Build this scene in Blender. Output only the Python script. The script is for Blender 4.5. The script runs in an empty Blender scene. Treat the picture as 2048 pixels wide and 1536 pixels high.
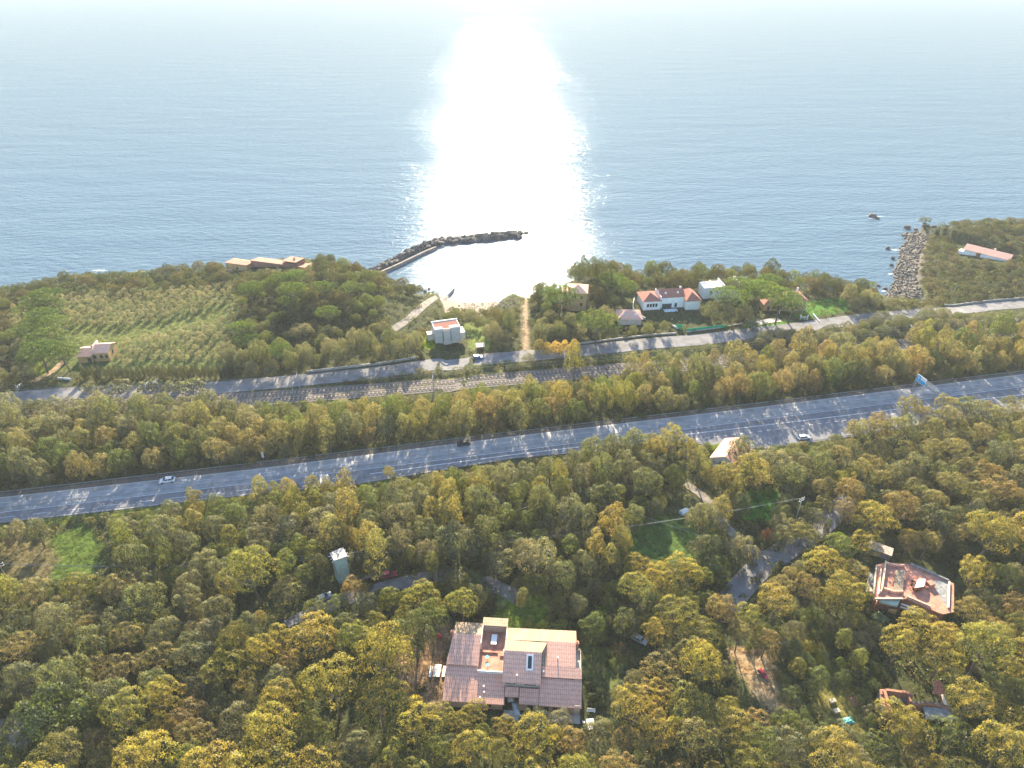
import bpy, bmesh, math, random
import numpy as np
from mathutils import Vector, Matrix
R = math.radians
random.seed(7); rng = np.random.default_rng(7)
SC = bpy.context.scene; COL = SC.collection
# ------------------------------------------------------------------ camera, sky, sun, exposure
F = 1409.0; CZ = 155.0; TH = R(32.6)
cd = bpy.data.cameras.new('camera'); cam = bpy.data.objects.new('camera', cd); COL.objects.link(cam)
cam.location = (0, 0, CZ); cam.rotation_euler = (math.pi/2 - TH, 0, 0)
cd.sensor_fit = 'HORIZONTAL'; cd.sensor_width = 36; cd.lens = 36*F/2048; cd.clip_end = 60000; cd.clip_start = 1
SC.camera = cam
SUN_EL, SUN_AZ = R(24), R(-0.7)          # straight ahead over the sea
w = bpy.data.worlds.new('World'); SC.world = w; w.use_nodes = True
nt = w.node_tree; nt.nodes.clear()
sky = nt.nodes.new('ShaderNodeTexSky'); sky.sky_type = 'NISHITA'; sky.sun_disc = False
sky.sun_elevation = SUN_EL; sky.sun_rotation = SUN_AZ; sky.air_density = 1.0; sky.dust_density = 0.25
bg = nt.nodes.new('ShaderNodeBackground'); bg.inputs[1].default_value = 0.11
ow = nt.nodes.new('ShaderNodeOutputWorld'); nt.links.new(sky.outputs[0], bg.inputs[0]); nt.links.new(bg.outputs[0], ow.inputs[0])
sl = bpy.data.lights.new('sun', 'SUN'); sl.energy = 5.0; sl.angle = R(0.5); sl.color = (1, 0.83, 0.58)
sun = bpy.data.objects.new('sun', sl); COL.objects.link(sun)
sd = Vector((math.sin(SUN_AZ)*math.cos(SUN_EL), math.cos(SUN_AZ)*math.cos(SUN_EL), math.sin(SUN_EL)))
sun.rotation_euler = sd.to_track_quat('Z', 'Y').to_euler()
SC.view_settings.view_transform = 'Standard'; SC.view_settings.look = 'None'
SC.view_settings.exposure = 2.17; SC.view_settings.gamma = 1
SC.cycles.max_bounces = 5; SC.cycles.transparent_max_bounces = 6; SC.cycles.volume_bounces = 0
SC.cycles.diffuse_bounces = 3; SC.cycles.glossy_bounces = 2; SC.cycles.sample_clamp_indirect = 4
SC.cycles.use_denoising = True; SC.render.use_persistent_data = False

# ------------------------------------------------------------------ picture <-> place
cT, sT = math.cos(TH), math.sin(TH)
def ray(px, py):
    u = (px-1024)/F; v = (py-768)/F
    return (u, cT - v*sT, -sT - v*cT)
def atz(px, py, z):
    d = ray(px, py); t = (CZ-z)/-d[2]; return Vector((d[0]*t, d[1]*t, z))
def proj(x, y, z):
    dz = z-CZ; dep = y*cT - dz*sT; up = y*sT + dz*cT
    return 1024+F*x/dep, 768-F*up/dep
# ------------------------------------------------------------------ coast and ground height
_c = []
def cst(l, z, sc, dy=0.0):
    for px, py in l:
        p = atz(px, py, z); _c.append((p.x, p.y+dy, sc))
cst([(-500,650),(-200,610),(0,580),(130,556),(250,548),(330,545),(430,532),(470,524),(620,520),(690,540),(728,552)], 9, 7, 5)
cst([(765,566),(800,582),(840,598)], 4, 9, 3)
cst([(862,597),(900,601),(950,605),(1000,603),(1035,598)], 0, 34)
cst([(1060,592),(1110,574),(1125,560),(1170,548),(1230,550),(1280,552),(1330,555),(1400,556),(1480,553),(1540,555),(1600,566),(1680,578),(1730,590)], 8, 7, 5)
cst([(1768,592),(1778,580),(1790,560),(1786,545),(1797,520),(1799,498),(1812,482),(1806,468),(1835,463),(1865,462)], 0, 26)
cst([(1885,458),(1950,455),(2048,456),(2200,452),(2500,450)], 9, 7, 5)
CP = np.array(_c)
CP = np.vstack([[-900, CP[0,1]-40, 7], CP, [900, CP[-1,1], 7], [900, -400, 7], [-900, -400, 7]])
def coast(P):
    """signed distance inside the land and local beach width, P (n,2)"""
    A = CP[:, :2]; B = np.roll(A, -1, 0); S = CP[:, 2]; S2 = np.roll(S, -1)
    best = np.full(len(P), 1e9); sc = np.zeros(len(P)); ins = np.zeros(len(P), bool)
    for a, b, s, s2 in zip(A, B, S, S2):
        ab = b-a; t = np.clip(((P-a)@ab)/(ab@ab), 0, 1)
        d = np.hypot(*(P - a - t[:, None]*ab).T); m = d < best
        best = np.where(m, d, best); sc = np.where(m, s+(s2-s)*t, sc)
        c = (a[1] > P[:, 1]) != (b[1] > P[:, 1])
        with np.errstate(divide='ignore', invalid='ignore'):
            xi = a[0] + (P[:, 1]-a[1])/(b[1]-a[1])*ab[0]
        ins ^= c & (P[:, 0] < xi)
    return np.where(ins, best, -best), sc
BUMPS = [(-82, 298, 26, 7.5), (288, 398, 42, 5), (-110, 330, 22, 3), (60, 300, 30, 2)]
def H(P):
    P = np.atleast_2d(np.asarray(P, float))[:, :2]
    d, sc = coast(P)
    base = np.full(len(P), 12.0)
    for x, y, s, a in BUMPS: base += a*np.exp(-((P[:, 0]-x)**2+(P[:, 1]-y)**2)/(2*s*s))
    return np.where(d > 0, base*(1-np.exp(-np.maximum(d, 0)/sc)), np.maximum(d*0.35, -4))
_hx = np.arange(-470, 471, 1.0); _hy = np.arange(0, 501, 1.0); _a, _b = np.meshgrid(_hx, _hy)
_HG = H(np.column_stack([_a.ravel(), _b.ravel()])).reshape(_a.shape)
def H(P):
    P = np.atleast_2d(np.asarray(P, float))[:, :2]; u = np.clip(P[:, 0]+470, 0, 939.999); v = np.clip(P[:, 1], 0, 499.999)
    i = u.astype(int); j = v.astype(int); u = u-i; v = v-j
    return _HG[j, i]*(1-u)*(1-v)+_HG[j, i+1]*u*(1-v)+_HG[j+1, i]*(1-u)*v+_HG[j+1, i+1]*u*v
def h1(x, y):
    u = min(max(x+470, 0), 939.999); v = min(max(y, 0), 499.999); i = int(u); j = int(v); u -= i; v -= j
    return float(_HG[j, i]*(1-u)*(1-v)+_HG[j, i+1]*u*(1-v)+_HG[j+1, i]*(1-u)*v+_HG[j+1, i+1]*u*v)
def gp(px, py, up=0.0):
    """point of the ground (raised by up) seen at a pixel"""
    z = 12.0
    for _ in range(12):
        p = atz(px, py, z+up); z = z*0.4 + 0.6*h1(p.x, p.y)
    p = atz(px, py, z+up); return Vector((p.x, p.y, z))
def world_poly(pts, up=0): return np.array([gp(x, y, up)[:2] for x, y in pts])
def inpoly(P, poly):
    P = np.atleast_2d(P); ins = np.zeros(len(P), bool); n = len(poly)
    for i in range(n):
        a, b = poly[i], poly[(i+1) % n]
        if a[1] == b[1]: continue
        c = (a[1] > P[:, 1]) != (b[1] > P[:, 1])
        ins ^= c & (P[:, 0] < a[0] + (P[:, 1]-a[1])/(b[1]-a[1])*(b[0]-a[0]))
    return ins
# ------------------------------------------------------------------ materials
def mat(name, col, rough=0.8, spec=0.3, noise=None, metal=0.0, scale=4.0, amt=0.25, bump=0.0, bscale=20.0, alpha=None):
    m = bpy.data.materials.new(name); m.use_nodes = True; n = m.node_tree.nodes; l = m.node_tree.links
    b = n['Principled BSDF']; b.inputs['Roughness'].default_value = rough; b.inputs['Metallic'].default_value = metal
    b.inputs['Specular IOR Level'].default_value = spec
    c = (*col, 1); tc = n.new('ShaderNodeTexCoord')
    if amt > 0:
        t = n.new('ShaderNodeTexNoise'); t.inputs['Scale'].default_value = scale; t.inputs['Detail'].default_value = 5
        l.new(tc.outputs['Object'], t.inputs['Vector'])
        r = n.new('ShaderNodeValToRGB'); c2 = noise or tuple(v*(1-amt) for v in col)
        c1 = tuple(min(1, v*(1+amt)) for v in col) if noise is None else col
        r.color_ramp.elements[0].color = (*c2, 1); r.color_ramp.elements[1].color = (*c1, 1)
        r.color_ramp.elements[0].position = 0.35; r.color_ramp.elements[1].position = 0.65
        l.new(t.outputs[0], r.inputs[0]); l.new(r.outputs[0], b.inputs['Base Color'])
    else: b.inputs['Base Color'].default_value = c
    if bump:
        t2 = n.new('ShaderNodeTexNoise'); t2.inputs['Scale'].default_value = bscale; t2.inputs['Detail'].default_value = 4
        l.new(tc.outputs['Object'], t2.inputs['Vector'])
        bp = n.new('ShaderNodeBump'); bp.inputs['Strength'].default_value = bump; bp.inputs['Distance'].default_value = 0.1
        l.new(t2.outputs[0], bp.inputs['Height']); l.new(bp.outputs[0], b.inputs['Normal'])
    return m
def tile_mat(name, c1, c2, pitch=0.42, ang=0.0, row=0.9):
    """clay roof tiles: ribs running down the slope, courses across, weathered patches"""
    m = bpy.data.materials.new(name); m.use_nodes = True; n = m.node_tree.nodes; l = m.node_tree.links
    b = n['Principled BSDF']; b.inputs['Roughness'].default_value = 0.85; b.inputs['Specular IOR Level'].default_value = 0.2
    tc = n.new('ShaderNodeTexCoord'); mp = n.new('ShaderNodeMapping'); mp.inputs['Rotation'].default_value = (0, 0, ang)
    l.new(tc.outputs['Object'], mp.inputs[0])
    def wave(dir_, per):
        wv = n.new('ShaderNodeTexWave'); wv.wave_type = 'BANDS'; wv.bands_direction = dir_; wv.wave_profile = 'SIN'
        wv.inputs['Scale'].default_value = 2*math.pi/(20*per); wv.inputs['Distortion'].default_value = 0.25; wv.inputs['Detail Scale'].default_value = 3
        l.new(mp.outputs[0], wv.inputs[0]); return wv
    w1 = wave('X', pitch); w2 = wave('Y', row)
    t = n.new('ShaderNodeTexNoise'); t.inputs['Scale'].default_value = 1.1; t.inputs['Detail'].default_value = 8; t.inputs['Roughness'].default_value = .7
    l.new(mp.outputs[0], t.inputs[0])
    t3 = n.new('ShaderNodeTexNoise'); t3.inputs['Scale'].default_value = 5; l.new(mp.outputs[0], t3.inputs[0])
    r = n.new('ShaderNodeValToRGB'); r.color_ramp.elements[0].color = (*c2, 1); r.color_ramp.elements[1].color = (*c1, 1)
    r.color_ramp.elements[0].position = .32; r.color_ramp.elements[1].position = .6
    l.new(t.outputs[0], r.inputs[0])
    mx = n.new('ShaderNodeMixRGB'); mx.blend_type = 'MULTIPLY'; mx.inputs[0].default_value = 0.42
    l.new(r.outputs[0], mx.inputs[1])
    r2 = n.new('ShaderNodeValToRGB'); r2.color_ramp.elements[0].color = (.42, .38, .36, 1); r2.color_ramp.elements[0].position = .1; r2.color_ramp.elements[1].position = .45
    l.new(w1.outputs[1], r2.inputs[0]); l.new(r2.outputs[0], mx.inputs[2])
    mx2 = n.new('ShaderNodeMixRGB'); mx2.blend_type = 'MULTIPLY'; mx2.inputs[0].default_value = .3
    r3 = n.new('ShaderNodeValToRGB'); r3.color_ramp.elements[0].color = (.4, .4, .4, 1); r3.color_ramp.elements[0].position = .05; r3.color_ramp.elements[1].position = .25
    l.new(w2.outputs[1], r3.inputs[0]); l.new(mx.outputs[0], mx2.inputs[1]); l.new(r3.outputs[0], mx2.inputs[2])
    mx3 = n.new('ShaderNodeMixRGB'); mx3.blend_type = 'MULTIPLY'; mx3.inputs[0].default_value = .4
    l.new(mx2.outputs[0], mx3.inputs[1]); r4 = n.new('ShaderNodeValToRGB'); r4.color_ramp.elements[0].color = (.35, .33, .33, 1); r4.color_ramp.elements[0].position = .38; r4.color_ramp.elements[1].position = .5
    l.new(t3.outputs[0], r4.inputs[0]); l.new(r4.outputs[0], mx3.inputs[2])
    l.new(mx3.outputs[0], b.inputs['Base Color'])
    bp = n.new('ShaderNodeBump'); bp.inputs['Strength'].default_value = .8; bp.inputs['Distance'].default_value = .08
    l.new(w1.outputs[1], bp.inputs['Height']); l.new(bp.outputs[0], b.inputs['Normal'])
    return m
def foliage_mat(name, trans=0.5):
    """leaf colour = colour stored in the mesh x colour of the object; thin leaves let light through"""
    m = bpy.data.materials.new(name); m.use_nodes = True; n = m.node_tree.nodes; l = m.node_tree.links; n.clear()
    o = n.new('ShaderNodeOutputMaterial'); oi = n.new('ShaderNodeObjectInfo'); at = n.new('ShaderNodeAttribute'); at.attribute_name = 'leafcol'
    mx = n.new('ShaderNodeMixRGB'); mx.blend_type = 'MULTIPLY'; mx.inputs[0].default_value = 1
    l.new(oi.outputs['Color'], mx.inputs[1]); l.new(at.outputs['Color'], mx.inputs[2])
    d = n.new('ShaderNodeBsdfDiffuse'); t = n.new('ShaderNodeBsdfTranslucent'); l.new(mx.outputs[0], d.inputs[0])
    hs = n.new('ShaderNodeMixRGB'); hs.blend_type = 'MULTIPLY'; hs.inputs[0].default_value = 1; hs.inputs[2].default_value = (1.85, 1.68, .95, 1)
    l.new(mx.outputs[0], hs.inputs[1]); l.new(hs.outputs[0], t.inputs[0])
    ms = n.new('ShaderNodeMixShader'); ms.inputs[0].default_value = trans
    l.new(d.outputs[0], ms.inputs[1]); l.new(t.outputs[0], ms.inputs[2])
    g = n.new('ShaderNodeBsdfGlossy'); g.inputs['Roughness'].default_value = .5; g.inputs[0].default_value = (1, 1, 1, 1)
    m2 = n.new('ShaderNodeMixShader'); m2.inputs[0].default_value = .015
    l.new(ms.outputs[0], m2.inputs[1]); l.new(g.outputs[0], m2.inputs[2]); l.new(m2.outputs[0], o.inputs[0])
    return m
M = {}
M['leaf'] = foliage_mat('foliage')
M['bark'] = mat('bark', (.13, .095, .07), amt=.35, scale=2)
M['asphalt'] = mat('asphalt', (.29, .295, .305), .85, .15, amt=.16, scale=.35, bump=.2, bscale=8)
M['asphalt3'] = mat('old_asphalt', (.16, .16, .165), .85, .15, amt=.2, scale=.3, bump=.2, bscale=8)
M['asphalt2'] = mat('new_asphalt', (.155, .16, .175), .85, .15, amt=.15, scale=.4, bump=.2, bscale=8)
M['lane'] = mat('gravel_lane', (.2, .18, .155), .9, .2, amt=.3, scale=.6, bump=.4, bscale=5)
M['paint'] = mat('road_paint', (.52, .52, .52), .6, amt=.15, scale=1.5)
M['concrete'] = mat('concrete', (.36, .34, .31), .85, amt=.2, scale=.8, bump=.2, bscale=6)
M['foam'] = mat('sea_foam', (.6, .62, .64), .9, .1, noise=(.12, .17, .22), scale=.9)
M['steel'] = mat('galvanised_steel', (.27, .28, .29), .7, .3, amt=.15)
M['ballast'] = mat('ballast', (.13, .115, .1), .95, amt=.4, scale=3, bump=.6, bscale=12)
M['rail'] = mat('rusty_rail', (.16, .09, .06), .5, .5, metal=.4, amt=.2)
M['sleeper'] = mat('concrete_sleeper', (.24, .22, .2), .85, amt=.2, scale=4)
M['dirt'] = mat('dirt', (.24, .17, .1), .95, amt=.3, scale=.5, bump=.3)
M['rock'] = mat('rock', (.11, .10, .09), .85, .3, noise=(.06, .052, .048), scale=.7, bump=.6, bscale=3)
M['palerock'] = mat('pale_rock', (.145, .13, .115), .85, .3, noise=(.06, .055, .05), scale=.7, bump=.5, bscale=3)
M['tile'] = tile_mat('clay_tiles', (.82, .47, .35), (.70, .40, .30))
M['tile90'] = tile_mat('clay_tiles_turned', (.82, .47, .35), (.70, .40, .30), ang=R(90))
M['tile_cream'] = tile_mat('cream_clay_tiles', (.42, .32, .22), (.31, .23, .16))  # cream of the villa's sunlit back slopes is put into this tile colour
M['tile_red'] = tile_mat('red_clay_tiles', (.42, .18, .13), (.32, .13, .10))
M['terra'] = mat('terracotta_floor', (.42, .19, .13), .8, amt=.25, scale=.8)
M['stucco_pink'] = mat('pink_stucco', (.42, .29, .21), .9, amt=.12, scale=.6)
M['stucco_ochre'] = mat('ochre_stucco', (.46, .29, .12), .9, amt=.12, scale=.6)
M['stucco_red'] = mat('red_stucco', (.26, .13, .09), .9, amt=.12, scale=.5)
M['white'] = mat('white_stucco', (.72, .71, .68), .85, amt=.08, scale=.7)
M['cream'] = mat('cream_plaster', (.62, .52, .42), .85, amt=.1, scale=.7)
M['beige'] = mat('beige_plaster', (.45, .42, .37), .85, amt=.1, scale=.7)
M['glass'] = mat('window_glass', (.03, .04, .05), .12, .6, amt=0)
M['shutter'] = mat('green_shutter', (.05, .075, .06), .7, amt=.15)
M['wood'] = mat('brown_wood', (.2, .09, .04), .8, amt=.3, scale=3)
M['palewood'] = mat('pale_wood', (.5, .42, .3), .8, amt=.2, scale=3)
M['greenpaint'] = mat('green_plaster', (.34, .43, .35), .85, amt=.15, scale=1)
M['slabroof'] = mat('stone_roof', (.46, .39, .34), .85, amt=.25, scale=2)
M['black'] = mat('black_rubber', (.02, .02, .02), .7, amt=0)
M['blue'] = mat('blue_sign', (.04, .36, .6), .4, .5, amt=.05)
M['net'] = mat('green_netting', (.0, .38, .16), .7, amt=.2, scale=3)
M['tarp'] = mat('pale_blue_tarp', (.5, .6, .65), .6, amt=.2, scale=1)
M['red'] = mat('red_enamel', (.45, .03, .03), .4, .5, amt=.1)
M['grey'] = mat('weathered_board', (.2, .21, .21), .9, amt=.3, scale=1.5)
M['brick'] = mat('brick', (.36, .17, .11), .9, amt=.3, scale=4)
M['turq'] = mat('turquoise_cover', (.1, .42, .36), .6, amt=.2)
M['cushion'] = mat('white_fabric', (.75, .73, .68), .9, amt=.1)
def paint(name, col, metal=.2): return mat(name, col, .28, .6, metal=metal, amt=0)
M['car_white'] = paint('white_car_paint', (.8, .8, .8), 0); M['car_dark'] = paint('dark_car_paint', (.025, .028, .035))
M['car_silver'] = paint('silver_car_paint', (.42, .44, .47), .5); M['car_red'] = paint('red_car_paint', (.35, .02, .05)); M['car_blue'] = paint('blue_car_paint', (.07, .16, .42))
# ------------------------------------------------------------------ mesh helpers
class MB:
    def __init__(s): s.v = []; s.f = []; s.m = []; s.k = 0
    def mat(s, k): s.k = k; return s
    def poly(s, pts):
        i = len(s.v); s.v += [tuple(p) for p in pts]; s.f.append(tuple(range(i, i+len(pts)))); s.m.append(s.k); return s
    def prism(s, pts, z0, z1, top=None):
        n = len(pts); i = len(s.v); tp = top or pts
        a = sum(pts[j][0]*pts[(j+1) % n][1]-pts[(j+1) % n][0]*pts[j][1] for j in range(n))
        if a < 0: pts = pts[::-1]; tp = tp[::-1]
        s.v += [(p[0], p[1], z0) for p in pts] + [(p[0], p[1], z1) for p in tp]
        s.f.append(tuple(range(i+n-1, i-1, -1))); s.f.append(tuple(range(i+n, i+2*n)))
        for j in range(n): s.f.append((i+j, i+(j+1) % n, i+n+(j+1) % n, i+n+j))
        s.m += [s.k]*(n+2); return s
    def box(s, x0, y0, z0, x1, y1, z1): return s.prism([(x0, y0), (x1, y0), (x1, y1), (x0, y1)], z0, z1)
    def obox(s, c, size, rz=0.0):
        ca, sa = math.cos(rz), math.sin(rz); a, b = size[0]/2, size[1]/2
        return s.prism([(c[0]+x*ca-y*sa, c[1]+x*sa+y*ca) for x, y in ((-a, -b), (a, -b), (a, b), (-a, b))], c[2], c[2]+size[2])
    def slab(s, pts, th):
        """sheet with thickness th downwards; pts counter-clockwise from above"""
        n = len(pts); i = len(s.v); s.v += [tuple(p) for p in pts] + [(p[0], p[1], p[2]-th) for p in pts]
        s.f.append(tuple(range(i, i+n))); s.f.append(tuple(range(i+2*n-1, i+n-1, -1)))
        for j in range(n): s.f.append((i+n+j, i+n+(j+1) % n, i+(j+1) % n, i+j))
        s.m += [s.k]*(n+2); return s
    def xprofile(s, prof, x0, x1):
        """closed (y,z) outline pushed along x"""
        n = len(prof); i = len(s.v); s.v += [(x0, y, z) for y, z in prof] + [(x1, y, z) for y, z in prof]
        s.f.append(tuple(range(i+n-1, i-1, -1))); s.f.append(tuple(range(i+n, i+2*n)))
        for j in range(n): s.f.append((i+j, i+(j+1) % n, i+n+(j+1) % n, i+n+j))
        s.m += [s.k]*(n+2); return s
    def tube(s, path, r, n=6, r1=None):
        path = [Vector(p) for p in path]; m = len(path); r1 = r if r1 is None else r1; i0 = len(s.v)
        for j, p in enumerate(path):
            d = (path[min(j+1, m-1)]-path[max(j-1, 0)]).normalized()
            u = d.cross(Vector((0, 0, 1))); u = u.normalized() if u.length > .05 else Vector((1, 0, 0)); w_ = d.cross(u)
            rr = r+(r1-r)*j/max(1, m-1)
            for k in range(n):
                a = 2*math.pi*k/n; s.v.append(tuple(p+u*math.cos(a)*rr+w_*math.sin(a)*rr))
        for j in range(m-1):
            for k in range(n):
                a = i0+j*n+k; b = i0+j*n+(k+1) % n; s.f.append((a, b, b+n, a+n)); s.m.append(s.k)
        s.f.append(tuple(range(i0+n-1, i0-1, -1))); s.f.append(tuple(range(i0+(m-1)*n, i0+m*n))); s.m += [s.k]*2
        return s
    def rock(s, c, r, seed, sub=1):
        bm = bmesh.new(); bmesh.ops.create_icosphere(bm, subdivisions=sub, radius=1); g = random.Random(seed)
        sx, sy, sz = (g.uniform(.7, 1.35) for _ in range(3)); a = g.uniform(0, 6.3); i = len(s.v)
        for v in bm.verts:
            q = g.uniform(.72, 1.18); x, y, z = v.co.x*sx*q, v.co.y*sy*q, v.co.z*sz*q*.8
            s.v.append((c[0]+r*(x*math.cos(a)-y*math.sin(a)), c[1]+r*(x*math.sin(a)+y*math.cos(a)), c[2]+r*z))
        for f in bm.faces: s.f.append(tuple(i+v.index for v in f.verts)); s.m.append(s.k)
        bm.free(); return s
    def mesh(s, name, mats):
        me = bpy.data.meshes.new(name); me.from_pydata(s.v, [], s.f)
        for m in (mats if isinstance(mats, (list, tuple)) else [mats]): me.materials.append(m)
        if any(s.m): me.polygons.foreach_set('material_index', s.m)
        me.update(); return me
    def build(s, name, mats, parent=None, loc=(0, 0, 0), rz=0.0, smooth=False):
        me = s.mesh(name, mats); o = bpy.data.objects.new(name, me); COL.objects.link(o)
        o.parent = parent; o.location = loc; o.rotation_euler = (0, 0, rz)
        if smooth: me.polygons.foreach_set('use_smooth', [True]*len(me.polygons))
        return o
def tag(o, label=None, cat=None, group=None, kind=None):
    if label: o['label'] = label
    if cat: o['category'] = cat
    if group: o['group'] = group
    if kind: o['kind'] = kind
    return o
def empty(name, loc, rz=0.0, label=None, cat=None, group=None):
    o = bpy.data.objects.new(name, None); COL.objects.link(o); o.location = loc; o.rotation_euler = (0, 0, rz); o.empty_display_size = .5
    return tag(o, label, cat, group)
def copy_tree(o, parent=None):
    c = o.copy(); COL.objects.link(c); c.parent = parent
    for ch in [x for x in KIDS.get(o.name, [])]: copy_tree(ch, c)
    return c
KIDS = {}
def kids_of(root):
    KIDS.clear()
    for o in bpy.data.objects:
        if o.parent: KIDS.setdefault(o.parent.name, []).append(o)
# ------------------------------------------------------------------ pictures of where things stay open (pixels of the photograph's layout)
L_bar = [(-300,1022),(0,987),(512,928),(1024,866),(1536,806),(2048,743),(2350,706)]
L_far = [(-300,1030),(0,995),(512,938),(1024,873),(1536,812),(2048,748),(2350,711)]
L_med = [(-300,1057),(0,1024),(512,964),(1024,901),(1536,836),(2048,772),(2350,733)]
L_near = [(-300,1082),(0,1047),(250,1019),(512,989),(715,969),(1024,918),(1200,902),(1390,886),(1440,897),(1536,897),(1660,880),(1900,842),(2100,818),(2350,790)]
def lerpx(L, x):
    for a, b in zip(L, L[1:]):
        if x <= b[0]: break
    t = (x-a[0])/(b[0]-a[0]); return a[1]+(b[1]-a[1])*t
def ribbon_pts(px_line, step=3.0, off=0.0):
    pts = [gp(*p) for p in px_line]; out = []
    for a, b in zip(pts, pts[1:]):
        n = max(1, int((b-a).length/step)); out += [a+(b-a)*k/n for k in range(n)]
    out.append(pts[-1])
    for _ in range(6):
        out = [out[0]] + [(out[i-1]+out[i]*2+out[i+1])/4 for i in range(1, len(out)-1)] + [out[-1]]
    if off:
        o2 = []
        for i, p in enumerate(out):
            d = (out[min(i+1, len(out)-1)]-out[max(i-1, 0)]); d.z = 0; d.normalize(); o2.append(Vector((p.x-d.y*off, p.y+d.x*off, 0)))
        out = o2
    return out
def strip(mb, A, B, lift):
    za = H([(p.x, p.y) for p in A]); zb = H([(p.x, p.y) for p in B]); i = len(mb.v)
    for a, b, u, v in zip(A, B, za, zb): mb.v += [(a.x, a.y, u+lift), (b.x, b.y, v+lift)]
    for k in range(len(A)-1): mb.f.append((i+2*k, i+2*k+2, i+2*k+3, i+2*k+1)); mb.m.append(mb.k)
ROADS = []     # (polyline points, half width) for keeping trees off
def road(name, px_line, width, m, lift=.1, **kw):
    c = ribbon_pts(px_line); a = ribbon_pts(px_line, off=-width/2); b = ribbon_pts(px_line, off=width/2)
    mb = MB(); strip(mb, a, b, lift)
    o = mb.build(name, m); tag(o, kind='structure', **kw); ROADS.append((np.array([p[:2] for p in c]), width/2 if name in ('coast_road', 'railway_ballast') else .2)); return o
# ------------------------------------------------------------------ ground
step = 1.6
gx = np.arange(-440, 440.1, step); gy = np.arange(20, 470, step)
XX, YY = np.meshgrid(gx, gy); GP = np.column_stack([XX.ravel(), YY.ravel()])
ZZ = H(GP); DD, SS = coast(GP)
nx, ny = len(gx), len(gy)
ii = (np.arange(ny-1)[:, None]*nx + np.arange(nx-1)[None, :]).ravel()
quads = np.column_stack([ii, ii+1, ii+nx+1, ii+nx])
me = bpy.data.meshes.new('ground'); me.from_pydata(np.column_stack([GP, ZZ]).tolist(), [], quads.tolist())
gc = np.tile([.052, .062, .026, 1.0], (len(GP), 1))
PATCH = [  # (pixel outline on the ground, colour)
 ([(90,1075),(170,1050),(210,1090),(190,1150),(110,1160)], (.07, .115, .02)),
 ([(0,1060),(90,1055),(120,1120),(90,1160),(0,1170)], (.12, .11, .055)),
 ([(0,1030),(250,1010),(480,985),(480,1000),(250,1040),(0,1060)], (.12, .15, .035)),
 ([(1250,1040),(1360,1030),(1440,1060),(1430,1110),(1340,1130),(1230,1100)], (.07, .13, .03)),
 ([(1475,985),(1560,985),(1550,1045),(1485,1040)], (.045, .14, .02)),
 ([(1150,1290),(1260,1300),(1240,1380),(1160,1380)], (.09, .11, .035)),
 ([(770,1260),(900,1240),(900,1420),(850,1420),(800,1370)], (.25, .18, .115)),
 ([(1000,1180),(1090,1190),(1100,1270),(990,1262)], (.12, .19, .03)),
 ([(1440,1290),(1540,1300),(1600,1420),(1540,1430)], (.31, .24, .15)),
 ([(1560,1250),(1620,1260),(1740,1420),(1730,1460),(1640,1450)], (.17, .165, .05)),
 ([(20,585),(480,560),(470,650),(450,740),(30,745)], (.075, .105, .03)),
 ([(130,650),(260,655),(450,612),(450,645),(250,690),(140,690)], (.10, .125, .035)),
 ([(50,715),(90,705),(95,755),(60,750)], (.17, .22, .03)),
 ([(840,672),(868,665),(870,700),(838,695)], (.20, .25, .01)),
 ([(925,645),(965,640),(985,700),(940,700)], (.10, .14, .03)),
 ([(1560,610),(1690,595),(1700,620),(1600,640)], (.06, .17, .02)),
 ([(1485,650),(1580,640),(1590,655),(1490,668)], (.06, .16, .02)),
 ([(1042,600),(1052,600),(1062,705),(1044,705)], (.26, .2, .13)),
 ([(655,788),(760,770),(1000,742),(1000,752),(800,782),(660,795)], (.17, .18, .05)),
 ([(350,985),(600,960),(800,940),(820,960),(520,1000),(360,1010)], (.12, .16, .03)),
 ([(1500,905),(1680,885),(1690,900),(1510,925)], (.17, .2, .03)),
 ([(0,1440),(65,1435),(60,1495),(0,1500)], (.2, .19, .18)),
]
for poly, c in PATCH:
    m_ = inpoly(GP, world_poly(poly)); gc[m_, :3] = c
beach = (SS > 15) & (DD < np.where(SS > 30, 30, 13)); gc[beach, :3] = (.25, .22, .19); gc[beach & (SS < 30), :3] = (.12, .11, .095)
gc[(DD < 3), :3] = (.13, .12, .10)
ca = me.color_attributes.new('groundcol', 'FLOAT_COLOR', 'POINT'); ca.data.foreach_set('color', gc.ravel())
ground = bpy.data.objects.new('ground', me); COL.objects.link(ground); tag(ground, kind='structure')
me.polygons.foreach_set('use_smooth', [True]*len(me.polygons))
m = bpy.data.materials.new('ground_soil'); m.use_nodes = True; n = m.node_tree.nodes; l = m.node_tree.links; b = n['Principled BSDF']
b.inputs['Roughness'].default_value = .95; b.inputs['Specular IOR Level'].default_value = .1
at_ = n.new('ShaderNodeAttribute'); at_.attribute_name = 'groundcol'
no = n.new('ShaderNodeTexNoise'); no.inputs['Scale'].default_value = .6; no.inputs['Detail'].default_value = 8; no.inputs['Roughness'].default_value = .7
tc = n.new('ShaderNodeTexCoord'); l.new(tc.outputs['Object'], no.inputs[0])
rp = n.new('ShaderNodeValToRGB'); rp.color_ramp.elements[0].color = (.45, .42, .4, 1); rp.color_ramp.elements[0].position = .35
rp.color_ramp.elements[1].color = (1.35, 1.3, 1.2, 1); rp.color_ramp.elements[1].position = .65
l.new(no.outputs[0], rp.inputs[0]); mx = n.new('ShaderNodeMixRGB'); mx.blend_type = 'MULTIPLY'; mx.inputs[0].default_value = 1
l.new(at_.outputs[0], mx.inputs[1]); l.new(rp.outputs[0], mx.inputs[2]); l.new(mx.outputs[0], b.inputs['Base Color'])
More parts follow.
